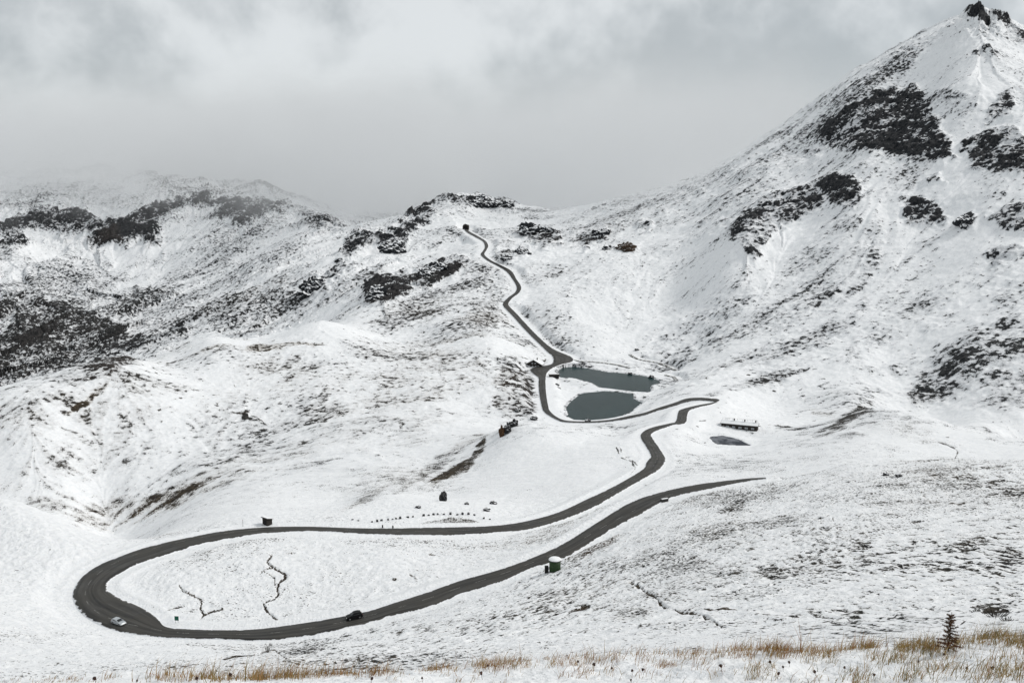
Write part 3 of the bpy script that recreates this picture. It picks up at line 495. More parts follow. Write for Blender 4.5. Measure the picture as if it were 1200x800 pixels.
def ribbon(name, A, B, mat, lift=.04, skirt=.6):
    vs, ac, fs, al = [], [], [], []; n = len(CROSS) + 2; sl = 0.0; pm = None
    for a, b in zip(A, B):
        m = (a + b) / 2; h = lift; sl += 0 if pm is None else float(np.linalg.norm(m - pm)); pm = m
        row = [(a + (b - a) * (t + 1) / 2 + np.array([0, 0, h + .06 * (1 - t * t)]), t) for t in CROSS]
        row = [(a + (a - m) * .05 - np.array([0, 0, skirt]), -1.3)] + row + [(b + (b - m) * .05 - np.array([0, 0, skirt]), 1.3)]
        for p, t in row: vs.append(tuple(p)); ac.append(t); al.append(sl)
    for k in range(len(A) - 1):
        for i in range(n - 1): fs.append((k * n + i, k * n + i + 1, (k + 1) * n + i + 1, (k + 1) * n + i))
    me = bpy.data.meshes.new(name); me.from_pydata(vs, [], fs); at = me.attributes.new('across', 'FLOAT', 'POINT'); at.data.foreach_set('value', np.array(ac, np.float32)); at = me.attributes.new('along', 'FLOAT', 'POINT'); at.data.foreach_set('value', np.array(al, np.float32)); me.update()
    o = link(name, me, mat, None, True); o['kind'] = 'structure'; return o
road = ribbon('road', EL, ER, M_ASPH)
for k, (A, B) in enumerate(PW): ribbon('path', A, B, M_PATH)
def paint_mat():
    m, nt, out = new_mat('road_paint'); b = NB(nt); P = b.n('ShaderNodeNewGeometry').outputs['Position']
    c = b.mix(b.step(b.noise(P, 2.5, 4, .6), .42, .62), (.26, .255, .24), (.07, .068, .064)); b.bsdf(out, c, .7); return m
M_PAINT = paint_mat()
def marking():
    mid_ = (EL + ER) / 2
    lane = np.array([a + (b - a) * .5 for a, b in zip(EL, ER)])
    # on the widened hairpin the lane line keeps 3.6 m from the outer edge
    for k in range(len(lane)):
        wd = np.linalg.norm(ER[k] - EL[k])
        if wd > 9.0 and lane[k][1] < 340: lane[k] = ER[k] + (EL[k] - ER[k]) * (3.9 / wd)
    lane = np.array([np.convolve(np.pad(lane[:, i], 6, mode='edge'), np.ones(13) / 13, 'valid') for i in range(3)]).T
    s = np.r_[0, np.cumsum(np.linalg.norm(np.diff(lane, axis=0), axis=1))]; vs, fs = [], []
    q = 2.0
    def at(x): return np.array([np.interp(x, s, lane[:, i]) for i in range(3)])
    while q < s[-1] - 8:
        p0 = at(q)
        if p0[1] > 700: break
        pts = [at(q + t) for t in np.linspace(0, 3.6, 4)]; n0 = len(vs)
        for i, p in enumerate(pts):
            tn = (pts[min(i + 1, 3)] - pts[max(i - 1, 0)]); tn /= np.linalg.norm(tn); nr = np.array([-tn[1], tn[0], 0]) * .085
            vs += [tuple(p + nr + [0, 0, .122]), tuple(p - nr + [0, 0, .122])]
        for i in range(3): fs.append((n0 + 2 * i, n0 + 2 * i + 1, n0 + 2 * i + 3, n0 + 2 * i + 2))
        q += 8.4
    me = bpy.data.meshes.new('road_marking'); me.from_pydata(vs, [], fs); o = link('road_marking', me, M_PAINT, road); return o, lane
_, LANE = marking()
# ------------------------------------------------------------------ lakes
def water_mat(name, deep, ice=0.0):
    m, nt, out = new_mat(name); b = NB(nt); P = b.n('ShaderNodeNewGeometry').outputs['Position']
    c = b.mix(b.step(b.noise(P, .03, 3, .5), .35, .65), deep, tuple(k * 1.25 for k in deep))
    if ice: c = b.mix(b.step(b.noise(P, .13, 4, .6), .42, .60, .0, .9), c, (.20, .21, .23))
    b.bsdf(out, c, .8 if ice else .22, b.bump(b.noise(P, 1.1, 4, .6), .25, .05), .04); return m
MW = {'lake': water_mat('lake_water', (.012, .029, .030)), 'pond': water_mat('half_frozen_pond', (.05, .055, .065), 1.0)}
for nm, zl, W in LW:
    me = bpy.data.meshes.new(nm); c = W.mean(0); bm = bmesh.new()
    vs = [bm.verts.new((*(c[:2] + (p[:2] - c[:2]) * 1.0), zl)) for p in W]; bm.faces.new(vs); bmesh.ops.triangulate(bm, faces=bm.faces[:])
    for f in bm.faces:
        if f.normal.z < 0: f.normal_flip()
    bm.to_mesh(me); bm.free(); o = link(nm, me, MW[nm]); o['kind'] = 'structure'
# ------------------------------------------------------------------ light: overcast day, sun high behind cloud from the right
SUN_EL, SUN_AZ = 42, 76            # azimuth clockwise from +Y
w = bpy.data.worlds.new('World'); scene.world = w; w.use_nodes = True; nt = w.node_tree; nt.nodes.clear(); b = NB(nt)
out = nt.nodes.new('ShaderNodeOutputWorld'); bg = nt.nodes.new('ShaderNodeBackground'); bg.inputs[1].default_value = .1; nt.links.new(bg.outputs[0], out.inputs[0])
sky = b.n('ShaderNodeTexSky', sky_type='NISHITA'); sky.sun_disc = False; sky.sun_elevation = R(SUN_EL); sky.sun_rotation = R(SUN_AZ); sky.altitude = 2400; sky.air_density = 1; sky.dust_density = 1
tc = b.n('ShaderNodeTexCoord').outputs['Generated']
sp = b.n('ShaderNodeSeparateXYZ'); nt.links.new(tc, sp.inputs[0])
mp = b.n('ShaderNodeMapping'); mp.inputs['Rotation'].default_value = (.7, .5, .9); mp.inputs['Location'].default_value = SKY_OFF; nt.links.new(tc, mp.inputs[0]); tr_ = mp.outputs[0]
# cloud deck seen in perspective: direction divided by its height
hz = b.math('MAXIMUM', b.math('ADD', sp.outputs[2], .55), .05)
cv = b.n('ShaderNodeCombineXYZ'); nt.links.new(b.math('DIVIDE', sp.outputs[0], hz), cv.inputs[0]); nt.links.new(b.math('DIVIDE', sp.outputs[1], hz), cv.inputs[1]); cv.inputs[2].default_value = 3.7
c1 = b.noise(tr_, 5.0, 6, .55, .1); c1 = b.math('SUBTRACT', .66, b.math('MULTIPLY', b.math('ABSOLUTE', b.math('SUBTRACT', c1, .5)), 2.6)); c2 = b.noise(tr_, 2.1, 6, .55, .15)
cl = b.math('ADD', b.math('MULTIPLY', c1, .32), b.math('MULTIPLY', c2, .68))
cc = b.mix(b.step(cl, .42, .60), SKY_LO, SKY_HI)
nt.links.new(b.mix(.93, sky.outputs[0], cc), bg.inputs[0])
sd = bpy.data.lights.new('sun', 'SUN'); sd.energy = 1.5; sd.angle = R(11); sd.color = (1, .965, .92); so = bpy.data.objects.new('sun', sd); COL.objects.link(so)
dv = Vector((math.sin(R(SUN_AZ)) * math.cos(R(SUN_EL)), math.cos(R(SUN_AZ)) * math.cos(R(SUN_EL)), math.sin(R(SUN_EL)))); so.rotation_euler = dv.to_track_quat('Z', 'Y').to_euler()
# ------------------------------------------------------------------ cloud resting on the far ridges
def box_mesh(name, lo, hi):
    me = bpy.data.meshes.new(name); x0, y0, z0 = lo; x1, y1, z1 = hi
    me.from_pydata([(x0, y0, z0), (x1, y0, z0), (x1, y1, z0), (x0, y1, z0), (x0, y0, z1), (x1, y0, z1), (x1, y1, z1), (x0, y1, z1)], [], [(3, 2, 1, 0), (4, 5, 6, 7), (0, 1, 5, 4), (1, 2, 6, 5), (2, 3, 7, 6), (3, 0, 4, 7)]); me.update(); return me
def cloud():
    m, nt, out = new_mat('cloud_vapour'); b = NB(nt); P = b.n('ShaderNodeNewGeometry').outputs['Position']
    s = b.n('ShaderNodeSeparateXYZ'); nt.links.new(P, s.inputs[0]); x, y, z = s.outputs
    n = b.math('SUBTRACT', b.noise(P, 1 / 280, 7, .66), .5)
    zb = b.step(x, 80, 560, CZ0, CZ1)
    hgt = b.math('ADD', b.math('SUBTRACT', z, zb), b.math('MULTIPLY', n, 260))
    y0 = b.math('ADD', b.math('ADD', b.math('ADD', b.step(x, -640, -300, CYL, CYM), b.step(x, -190, -110, 0, 130)), b.step(x, 60, 220, 0, CYR - 130)), b.step(x, 440, 620, 0, 420))
    dep = b.math('ADD', b.math('SUBTRACT', y, y0), b.math('MULTIPLY', n, 760))
    d = b.math('MULTIPLY', b.step(hgt, -60, 120), b.step(dep, -60, 330))
    d = b.math('MULTIPLY', d, b.step(b.math('ADD', z, b.math('MULTIPLY', n, 500)), 270, -60))
    d = b.math('MULTIPLY', d, b.step(n, -.14, .10, .2, 1.6))
    v = b.n('ShaderNodeVolumePrincipled'); v.inputs['Color'].default_value = (.84, .85, .858, 1); v.inputs['Anisotropy'].default_value = .0
    nt.links.new(b.math('MULTIPLY', d, CDENS), v.inputs['Density']); nt.links.new(v.outputs[0], out.inputs['Volume'])
    o = link('cloud', box_mesh('cloud', (-2600, 1350, -330), (1600, 3300, 560)), m); o['kind'] = 'stuff'; return o
cloud()
scene.render.engine = 'CYCLES'; cy = scene.cycles
cy.volume_bounces = 14; cy.max_bounces = 16; cy.diffuse_bounces = 3; cy.volume_step_rate = 2.5; cy.volume_max_steps = 128; cy.use_denoising = True; cy.use_adaptive_sampling = True; cy.adaptive_threshold = .015
scene.view_settings.view_transform = 'Standard'; scene.view_settings.look = 'None'; scene.view_settings.exposure = EXPO; scene.view_settings.gamma = 1
# ------------------------------------------------------------------ things
def simple_mat(name, c0, c1=None, scale=2.0, rough=.8, spec=.25, metal=0.0, bump=0.0):
    m, nt, out = new_mat(name); b = NB(nt); P = b.n('ShaderNodeTexCoord').outputs['Object']; n = b.noise(P, scale, 5, .62)
    col = b.mix(b.step(n, .36, .66), c0, c1 or tuple(k * 1.5 for k in c0)); b.bsdf(out, col, rough, b.bump(n, .5, bump) if bump else None, spec, metal); return m
def glass_mat(name, c):
    m, nt, out = new_mat(name); b = NB(nt); b.bsdf(out, c, .08, None, .6); return m
def rock_mat(name, c0, c1, snowline=.62):
    m, nt, out = new_mat(name); b = NB(nt); g = b.n('ShaderNodeNewGeometry'); P = g.outputs['Position']; s = b.n('ShaderNodeSeparateXYZ'); nt.links.new(g.outputs['Normal'], s.inputs[0])
    n = b.noise(P, .9, 6, .65); c = b.mix(b.step(n, .36, .66), c0, c1)
    k = b.math('ADD', s.outputs[2], b.math('MULTIPLY', b.math('SUBTRACT', b.noise(P, .7, 5, .6), .5), 1.1))
    c = b.mix(b.step(k, snowline, snowline + .14), c, (.85, .86, .875)); b.bsdf(out, c, .9, b.bump(n, .8, .25), .2); return m
MS = simple_mat('settled_snow', (.82, .83, .845), (.90, .905, .91), 1.2, .65, .15, 0, .1)
M_WOOD = simple_mat('weathered_dark_wood', (.016, .014, .012), (.045, .038, .032), 3.0)
M_STONE = simple_mat('grey_masonry', (.09, .09, .088), (.19, .185, .175), 1.5, .9, .2, 0, .1)
M_PALE = simple_mat('pale_boards', (.55, .56, .57), (.68, .69, .70), 2.0)
M_PANE = glass_mat('window_pane', (.20, .22, .24)); M_DARKGLASS = glass_mat('car_glass', (.012, .015, .018))
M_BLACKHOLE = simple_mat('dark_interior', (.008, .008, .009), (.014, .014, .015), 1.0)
M_GREEN = simple_mat('green_tank_coating', (.012, .034, .009), (.022, .052, .014), 1.4, .55, .35, 0, .03)
M_TYRE = simple_mat('tyre_rubber', (.012, .012, .013), (.022, .022, .022), 6.0)
M_RIM = simple_mat('wheel_alloy', (.30, .31, .32), (.40, .41, .42), 3.0, .35, .5, .8)
M_LAMP = simple_mat('lamp_lens', (.60, .60, .58), (.75, .75, .72), 4.0, .15, .6); M_RED = simple_mat('red_lens', (.22, .01, .01), (.3, .02, .015), 4.0, .2, .6)
M_METAL = simple_mat('galvanised_steel', (.22, .23, .235), (.33, .335, .34), 5.0, .5, .5, .6)
M_SIGN = simple_mat('green_sign_face', (.012, .085, .055), (.02, .11, .075), 2.0, .5)
M_POLE = simple_mat('dark_pole_paint', (.02, .02, .02), (.06, .055, .05), 4.0)
M_ROCKD = rock_mat('dark_rock', (.018, .019, .022), (.060, .058, .058), .75); M_ROCKB = rock_mat('rusty_rock', (.035, .019, .010), (.110, .058, .028), .9)
def thing(name, label, cat, loc=(0, 0, 0), rz=0.0, group=None):
    o = bpy.data.objects.new(name, None); COL.objects.link(o); o.location = loc; o.rotation_euler = (0, 0, rz); o.empty_display_size = .5; tag(o, label, cat, group); return o
def tag(o, label, cat, group=None):
    o['label'] = label; o['category'] = cat
    if group: o['group'] = group
    return o
def obj(name, bm, mat, parent=None, smooth=False, bevel=0.0):
    if bevel: bmesh.ops.bevel(bm, geom=bm.edges[:], offset=bevel, segments=2, affect='EDGES', clamp_overlap=True)
    bmesh.ops.recalc_face_normals(bm, faces=bm.faces[:])
    me = bpy.data.meshes.new(name); bm.to_mesh(me); bm.free(); return link(name, me, mat, parent, smooth)
def bx(bm, lo, hi):
    r = bmesh.ops.create_cube(bm, size=1); lo, hi = Vector(lo), Vector(hi)
    for v in r['verts']: v.co = Vector((lo[i] + (v.co[i] + .5) * (hi[i] - lo[i]) for i in range(3)))
    return r['verts']
def BX(lo, hi): bm = bmesh.new(); bx(bm, lo, hi); return bm
def prism(bm, pts, axis, a, b_):
    """polygon pts extruded along axis 0 or 1 from a to b"""
    def mk(p, q): return (q, p[0], p[1]) if axis == 0 else (p[0], q, p[1])
    A = [bm.verts.new(mk(p, a)) for p in pts]; B = [bm.verts.new(mk(p, b_)) for p in pts]
    bm.faces.new(A); bm.faces.new(B[::-1])
    for i in range(len(pts)): j = (i + 1) % len(pts); bm.faces.new((A[j], A[i], B[i], B[j]))
def PR(pts, axis, a, b_): bm = bmesh.new(); prism(bm, pts, axis, a, b_); return bm
def tube(bm, p, q, r0, r1=None, n=8):
    p, q = Vector(p), Vector(q); r1 = r0 if r1 is None else r1; d = (q - p); L = d.length
    r = bmesh.ops.create_cone(bm, cap_ends=True, segments=n, radius1=r0, radius2=r1, depth=L)
    M = Matrix.Translation((p + q) / 2) @ d.to_track_quat('Z', 'Y').to_matrix().to_4x4(); bmesh.ops.transform(bm, matrix=M, verts=r['verts']); return r['verts']
def TB(p, q, r0, r1=None, n=10): bm = bmesh.new(); tube(bm, p, q, r0, r1, n); return bm
def lump(bm, c, s, seed, sub=3, k=.35, sq=1.0):
    r = bmesh.ops.create_icosphere(bm, subdivisions=sub, radius=1)
    for v in r['verts']:
        p = v.co.copy(); f = 1 + k * (float(perlin(p.x * 1.3 + seed, p.y * 1.3 + p.z * 1.7 + seed * 3.1, 3)) + .5 * float(perlin(p.x * 3.1 + p.z * 2.2 - seed, p.y * 3.1 + seed, 4)))
        p *= f; p.x = math.copysign(abs(p.x) ** sq, p.x); v.co = Vector((p.x * s[0] + c[0], p.y * s[1] + c[1], p.z * s[2] + c[2]))
# ---- cars
def car(name, label, loc, rz, paint, suv=0.0, rack=False, pitch=0.0):
    t = thing(name, label, 'car', loc, rz); t.rotation_euler = (0, pitch, rz)
    h = .18 * suv; L = 2.15 + .1 * suv; W = .88 + .03 * suv
    low = [(-L, .42), (-L + .03, .78 + h), (-L + .14, .92 + h), (.75, .95 + h), (1.55, .84 + h), (L - .12, .72 + h), (L, .55), (L - .05, .30), (1.75, .26), (-1.75, .26), (-L + .06, .30)]
    obj('body', PR(low, 1, -W, W), paint, t, False, .07)
    bm = bmesh.new(); ct = [(-L + .2 + .1 * suv, .93 + h), (-L + .50 - .1 * suv, 1.40 + h * 1.4), (-.9, 1.49 + h * 1.5), (.05, 1.47 + h * 1.5), (.92, .95 + h)]
    prism(bm, ct, 1, -W + .05, W - .05)
    for v in bm.verts:
        if v.co.z > 1.3: v.co.y *= .82
    obj('cabin', bm, paint, t, False, .04)
    def wy_(z): return (W - .05) * (1 - .18 * min(max((z - .95 - h) / .4, 0), 1)) + .012
    for s in (-1, 1):
        bm = bmesh.new(); q = [(-1.62 + .05 * suv, 1.03 + h), (-1.42, 1.36 + h * 1.35), (-.02, 1.38 + h * 1.35), (.62, 1.02 + h)]
        A = [bm.verts.new((x, s * wy_(z), z)) for x, z in q]; B = [bm.verts.new((x, s * (wy_(z) - .03), z)) for x, z in q]; bm.faces.new(A); bm.faces.new(B[::-1])
        for i in range(4): j = (i + 1) % 4; bm.faces.new((A[j], A[i], B[i], B[j]))
        obj('side_window', bm, M_DARKGLASS, t)
        obj('mirror', BX((.55, s * W - .02 if s > 0 else s * W - .16, .98 + h), (.72, s * W + .16 if s > 0 else s * W + .02, 1.10 + h)), paint, t, False, .03)
        obj('headlight', BX((L - .34, s * .62 - .17, .60 + h * .8), (L - .045, s * .62 + .17, .74 + h * .8)), M_LAMP, t, False, .02)
        obj('tail_light', BX((-L - .012, s * .70 - .12, .70 + h * .8), (-L + .12, s * .70 + .12, .90 + h * .8)), M_RED, t, False, .02)
    for nm, a, b2 in (('windscreen', (.84, 1.02 + h), (.13, 1.42 + h * 1.45)), ('rear_window', (-L + .28 + .05 * suv, 1.05 + h), (-L + .47 - .08 * suv, 1.34 + h * 1.35))):
        bm = bmesh.new(); sg = .02 if nm == 'windscreen' else -.02; y0, y1 = W - .16, (W - .16) * .84
        A = [bm.verts.new(c) for c in ((a[0] + sg, -y0, a[1]), (a[0] + sg, y0, a[1]), (b2[0] + sg, y1, b2[1]), (b2[0] + sg, -y1, b2[1]))]; B = [bm.verts.new(v.co - Vector((sg * 2, 0, .01))) for v in A]
        bm.faces.new(A); bm.faces.new(B[::-1])
        for i in range(4): j = (i + 1) % 4; bm.faces.new((A[j], A[i], B[i], B[j]))
        obj(nm, bm, M_DARKGLASS, t)
    for x in (-1.32, 1.32):
        for s in (-1, 1):
            wh = obj('wheel', TB((x, s * (W - .21), .33), (x, s * (W + .015), .33), .335, None, 20), M_TYRE, t); obj('rim', TB((x, s * (W + .005), .33), (x, s * (W + .03), .33), .21, .19, 16), M_RIM, wh)
    if rack:
        for s in (-1, 1): obj('roof_rail', TB((-1.3, s * .58, 1.56 + h * 1.5), (-.1, s * .58, 1.56 + h * 1.5), .025), M_POLE, t)
    return t
def on_road(u, v):
    """road surface point met at a pixel, with the road's direction there"""
    best = min(range(len(LANE)), key=lambda k: np.hypot(*(np.array(pix(LANE[k][0] / LANE[k][1], LANE[k][2] / LANE[k][1])) - (u, v))))
    p = pz(u, v, LANE[best][2] + .09); tn = LANE[min(best + 2, len(LANE) - 1)] - LANE[max(best - 2, 0)]; return p, tn
P_SILVER = simple_mat('silver_paint', (.44, .47, .49), (.50, .53, .55), 1.0, .32, .5, .35); P_BLACK = simple_mat('black_paint', (.004, .004, .0045), (.007, .007, .0075), 1.0, .45, .2)
p, tn = on_road(139, 730.5); car('parked_car', 'silver estate car in the outer lane of the snowy hairpin', p, math.atan2(-tn[1], -tn[0]), P_SILVER)
p, tn = on_road(415, 724); car('parked_car', 'black off-roader with roof rails on the straight below the hairpin', p, math.atan2(tn[1], tn[0]), P_BLACK, 1.0, True, math.asin(max(-.2, min(.2, -tn[2] / np.linalg.norm(tn)))))
# ---- buildings
def lodge():
    l, r = hit(845, 501.5), hit(887, 505.5); z = min(l[2], r[2]) - .2; a = pz(845, 501.5, z); b_ = pz(887, 505.5, z); c = (a + b_) / 2; W = np.hypot(*(b_ - a)[:2]) / 2; D = 3.1
    t = thing('mountain_hut', 'long low dark wooden hut with snow-covered roof above the small pond', 'hut', c, math.atan2(b_[1] - a[1], b_[0] - a[0]))
    obj('wall', BX((-W, 0, -1.0), (W, 2 * D, 3.3)), M_WOOD, t)
    obj('roof', PR([(-.7, 3.05), (D, 4.55), (2 * D + .7, 3.05), (2 * D + .7, 3.22), (D, 4.75), (-.7, 3.22)], 0, -W - .5, W + .5), M_WOOD, t)
    obj('roof_snow', PR([(-.35, 3.39), (D, 4.753), (2 * D + .72, 3.223), (2 * D + .62, 3.45), (D, 4.98), (-.3, 3.56)], 0, -W - .35, W + .52), MS, t)
    for k in range(5):
        x = -W + 3.9 + k * (2 * W - 6.6) / 4; f = obj('window', BX((x - .9, -.06, 1.0), (x + .9, .05, 1.95)), M_PALE, t); obj('pane', BX((x - .78, -.08, 1.1), (x + .78, -.063, 1.85)), M_PANE, f)
    obj('door', BX((-W + 1.0, -.05, 0), (-W + 2.0, .05, 2.1)), M_STONE, t)
    for x in (-W * .32, W * .27, W * .88):
        ch = obj('chimney', BX((x - .35, D - .35, 4.2), (x + .35, D + .35, 5.9)), M_STONE, t); obj('chimney_cap', BX((x - .45, D - .45, 5.903), (x + .45, D + .45, 6.05)), M_POLE, ch)
    bm = bmesh.new()
    for x in np.linspace(-W + .3, W - .3, 8): tube(bm, (x, D + .05, 4.6), (x, D + .05, 6.3), .045)
    tube(bm, (-W + .3, D + .05, 6.25), (W - .3, D + .05, 6.25), .04); obj('ridge_railing', bm, M_POLE, t)
    dk = obj('terrace', BX((-W - 6.2, -.4, -1.2), (-W - .01, 3.4, .12)), M_WOOD, t); bm = bmesh.new()
    for x in np.linspace(-W - 6.1, -W - .4, 6): tube(bm, (x, -.32, .12), (x, -.32, 1.15), .05)
    tube(bm, (-W - 6.1, -.32, 1.12), (-W - .4, -.32, 1.12), .05); tube(bm, (-W - 6.1, -.32, .65), (-W - .4, -.32, .65), .035); tube(bm, (-W - 6.1, 3.3, 1.12), (-W - 6.1, -.32, 1.12), .05); obj('terrace_railing', bm, M_WOOD, dk)
lodge()
def chalet():
    c = hit(625.5, 430); z = c[2] - .5; W = 6.8; D = 10
    t = thing('mountain_inn', 'dark gabled inn with broad snow-laden roof beside the road junction', 'inn', (c[0], c[1] + 1, z), R(-14))
    obj('wall', PR([(-W, -2.5), (W, -2.5), (W, 3.2), (0, 6.6), (-W, 3.2)], 1, 0, D), M_WOOD, t)
    rf = obj('roof', PR([(-W - 1.6, 2.35), (0, 6.75), (W + 1.6, 2.35), (W + 1.6, 2.65), (0, 7.1), (-W - 1.6, 2.65)], 1, -1.6, D + .6), M_WOOD, t)
    obj('roof_snow', PR([(-W - 1.5, 2.70), (0, 7.103), (W + 1.5, 2.70), (W + 1.4, 2.95), (0, 7.40), (-W - 1.4, 2.95)], 1, -1.3, D + .62), MS, rf)
    obj('chimney', BX((1.6, 5, 6.0), (2.5, 5.9, 8.2)), M_STONE, t)
    for x, z0 in ((-4, .4), (-1.2, .4), (1.8, .4), (4.4, .4), (-1.4, 3.2), (1.4, 3.2)):
        f = obj('window', BX((x - .65, -.07, z0), (x + .65, .05, z0 + 1.3)), M_PALE, t); obj('pane', BX((x - .52, -.09, z0 + .12), (x + .52, -.073, z0 + 1.18)), M_PANE, f)
    dk = obj('terrace', BX((W + .01, -3.5, -2.6), (W + 7, 6, .05)), M_STONE, t); bm = bmesh.new()
    for x in np.linspace(W + .3, W + 6.9, 7): tube(bm, (x, -3.4, .05), (x, -3.4, 1.1), .06)
    tube(bm, (W + .3, -3.4, 1.1), (W + 6.9, -3.4, 1.1), .06); tube(bm, (W + 6.9, -3.4, 1.1), (W + 6.9, 5.9, 1.1), .06); obj('terrace_railing', bm, M_WOOD, dk)
chalet()
def lake_shed():
    c = hit(649.5, 442.5); t = thing('boathouse', 'squat dark shed with two openings at the corner of the upper lake', 'shed', (c[0], c[1] + .3, c[2] - .3), R(6)); W = 4.2
    obj('wall', BX((-W, 0, -.8), (W, 4, 2.5)), M_WOOD, t); obj('roof', PR([(-.4, 2.503), (4.4, 2.503), (4.4, 2.7), (2, 3.5), (-.4, 2.7)], 0, -W - .4, W + .4), M_WOOD, t); obj('roof_snow', PR([(1.0, 3.22), (4.45, 2.71), (4.3, 2.95), (2, 3.75)], 0, -W - .3, W + .3), MS, t)
    for x in (-2.1, 2.1): obj('door', BX((x - 1.3, -.05, .1), (x + 1.3, .04, 2.1)), M_BLACKHOLE, t)
lake_shed()
def shed():
    c = hit(310.5, 615); t = thing('roadside_shed', 'small dark lean-to shed with a pale side on the verge of the upper road', 'shed', (c[0], c[1], c[2] - .1), R(-38)); W, D = 1.35, 2.2
    obj('wall', PR([(0, -.5), (D, -.5), (D, 2.15), (0, 2.75)], 0, -W, W), M_WOOD, t); obj('side_panel', PR([(.1, .05), (D - .1, .05), (D - .1, 2.02), (.1, 2.6)], 0, -W - .05, -W - .002), M_PALE, t)
    obj('roof', PR([(-.45, 2.82), (D + .35, 2.02), (D + .35, 2.18), (-.45, 2.98)], 0, -W - .3, W + .3), M_WOOD, t); obj('roof_snow', PR([(-.1, 2.89), (D + .36, 2.185), (D + .3, 2.36), (-.05, 3.04)], 0, -W - .2, W + .26), MS, t)
    obj('door', BX((-.6, -.05, 0), (.5, .04, 1.95)), M_BLACKHOLE, t)
shed()
def tank():
    c = hit(650.6, 670); t = thing('round_tank', 'green round tank capped with snow at the verge of the lower road', 'tank', (c[0], c[1] + 1.6, c[2] - .5)); rr = 1.55
    bm = bmesh.new(); tube(bm, (0, 0, -.8), (0, 0, 3.3), rr * .95, rr, 36); obj('shell', bm, M_GREEN, t, True)
    bm = bmesh.new()
    for z in (.9, 2.1): tube(bm, (0, 0, z), (0, 0, z + .1), rr * .97 + .035, rr * .975 + .035, 36)
    obj('hoop', bm, M_GREEN, t)
    bm = bmesh.new(); tube(bm, (0, 0, 3.3), (0, 0, 3.42), rr + .12, rr + .12, 36); obj('lid', bm, M_POLE, t)
    bm = bmesh.new(); lump(bm, (0, 0, 3.43), (rr + .16, rr + .16, .62), 2.0, 4, .05)
    for v in bm.verts: v.co.z = max(v.co.z, 3.424)
    obj('snow_cap', bm, MS, t, True)
    obj('dark_box', BX((-2.75, -.7, -.8), (-1.75, .6, 1.5)), M_BLACKHOLE, t, False, .05)  # plain near-black box standing left of the tank shell
tank()
def portal():
    c = hit(545.2, 269.5); t = thing('tunnel_portal', 'dark stone tunnel mouth where the pass road vanishes at the saddle', 'tunnel portal', (c[0], c[1] + 6, c[2] - .5), R(-8)); W = 4.6
    bm = bmesh.new(); arch = [(-W, -2), (-W, 6.2), (-3.2, 8.4), (0, 9.6), (3.2, 8.4), (W, 6.2), (W, -2), (3.4, -2), (3.4, 3.4), (2.4, 5.4), (0, 6.3), (-2.4, 5.4), (-3.4, 3.4), (-3.4, -2)]
    prism(bm, arch, 1, 0, 9); obj('facade', bm, M_WOOD, t)
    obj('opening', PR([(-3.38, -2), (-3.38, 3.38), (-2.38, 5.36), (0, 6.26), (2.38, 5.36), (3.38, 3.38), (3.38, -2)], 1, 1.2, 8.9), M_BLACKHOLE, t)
    obj('parapet_snow', PR([(-3.3, 8.45), (0, 9.65), (3.3, 8.45), (3.2, 8.8), (0, 10.0), (-3.2, 8.8)], 1, 1.5, 9.05), MS, t)
portal()
# ---- roadside pieces
def sign():
    c = hit(207.3, 729.5); t = thing('road_sign', 'green board on two thin posts in the snow inside the hairpin', 'sign', c, R(-6))
    for x in (-.38, .38): obj('post', TB((x, 0, -.4), (x, 0, 1.9), .04), M_METAL, t)
    obj('board', BX((-.55, -.07, .75), (.55, -.042, 1.95)), M_SIGN, t, False, .008); obj('board_rim', BX((-.58, -.04, .72), (.58, -.02, 1.98)), M_METAL, t)
sign()
def bin_():
    c = hit(778.5, 587.5); t = thing('grit_bin', 'dark grit box with snow on its lid at the road verge', 'grit bin', (c[0], c[1], c[2] - .15), R(24))
    obj('tub', PR([(-.5, 0), (.5, 0), (.58, .95), (-.58, .95)], 0, -1.25, 1.25), M_POLE, t, False, .03); l = obj('lid', PR([(-.62, .953), (.62, .953), (.62, 1.02), (.1, 1.2), (-.62, 1.02)], 0, -1.3, 1.3), M_POLE, t); obj('lid_snow', PR([(-.3, 1.135), (.1, 1.205), (.63, 1.025), (.6, 1.16), (.1, 1.34), (-.28, 1.25)], 0, -1.1, 1.28), MS, l)
bin_()
def bollard(u, v, h, label):
    c = hit(u, v); t = thing('stone_bollard', label, 'bollard', c); bm = bmesh.new(); tube(bm, (0, 0, -.3), (0, 0, h), .30, .24, 10); obj('shaft', bm, M_POLE, t, False, .03); bm = bmesh.new(); lump(bm, (0, 0, h), (.24, .24, .13), u, 2, .1); obj('snow_cap', bm, MS, t, True)
bollard(448.3, 618, 1.15, 'dark stone bollard by the upper road, the one nearer the lean-to shed'); bollard(460.4, 618.3, 1.0, 'dark stone bollard by the upper road, the one nearer the grey mound')
c = hit(284.7, 616.5); t = thing('snow_pole', 'tall thin snow pole on the outer verge near the lean-to shed', 'snow pole', c); obj('shaft', TB((0, 0, -.5), (0, 0, 2.6), .055, .045), M_POLE, t); obj('cap_band', TB((0, 0, 2.25), (0, 0, 2.5), .062, .06), M_RED, t)
base = None
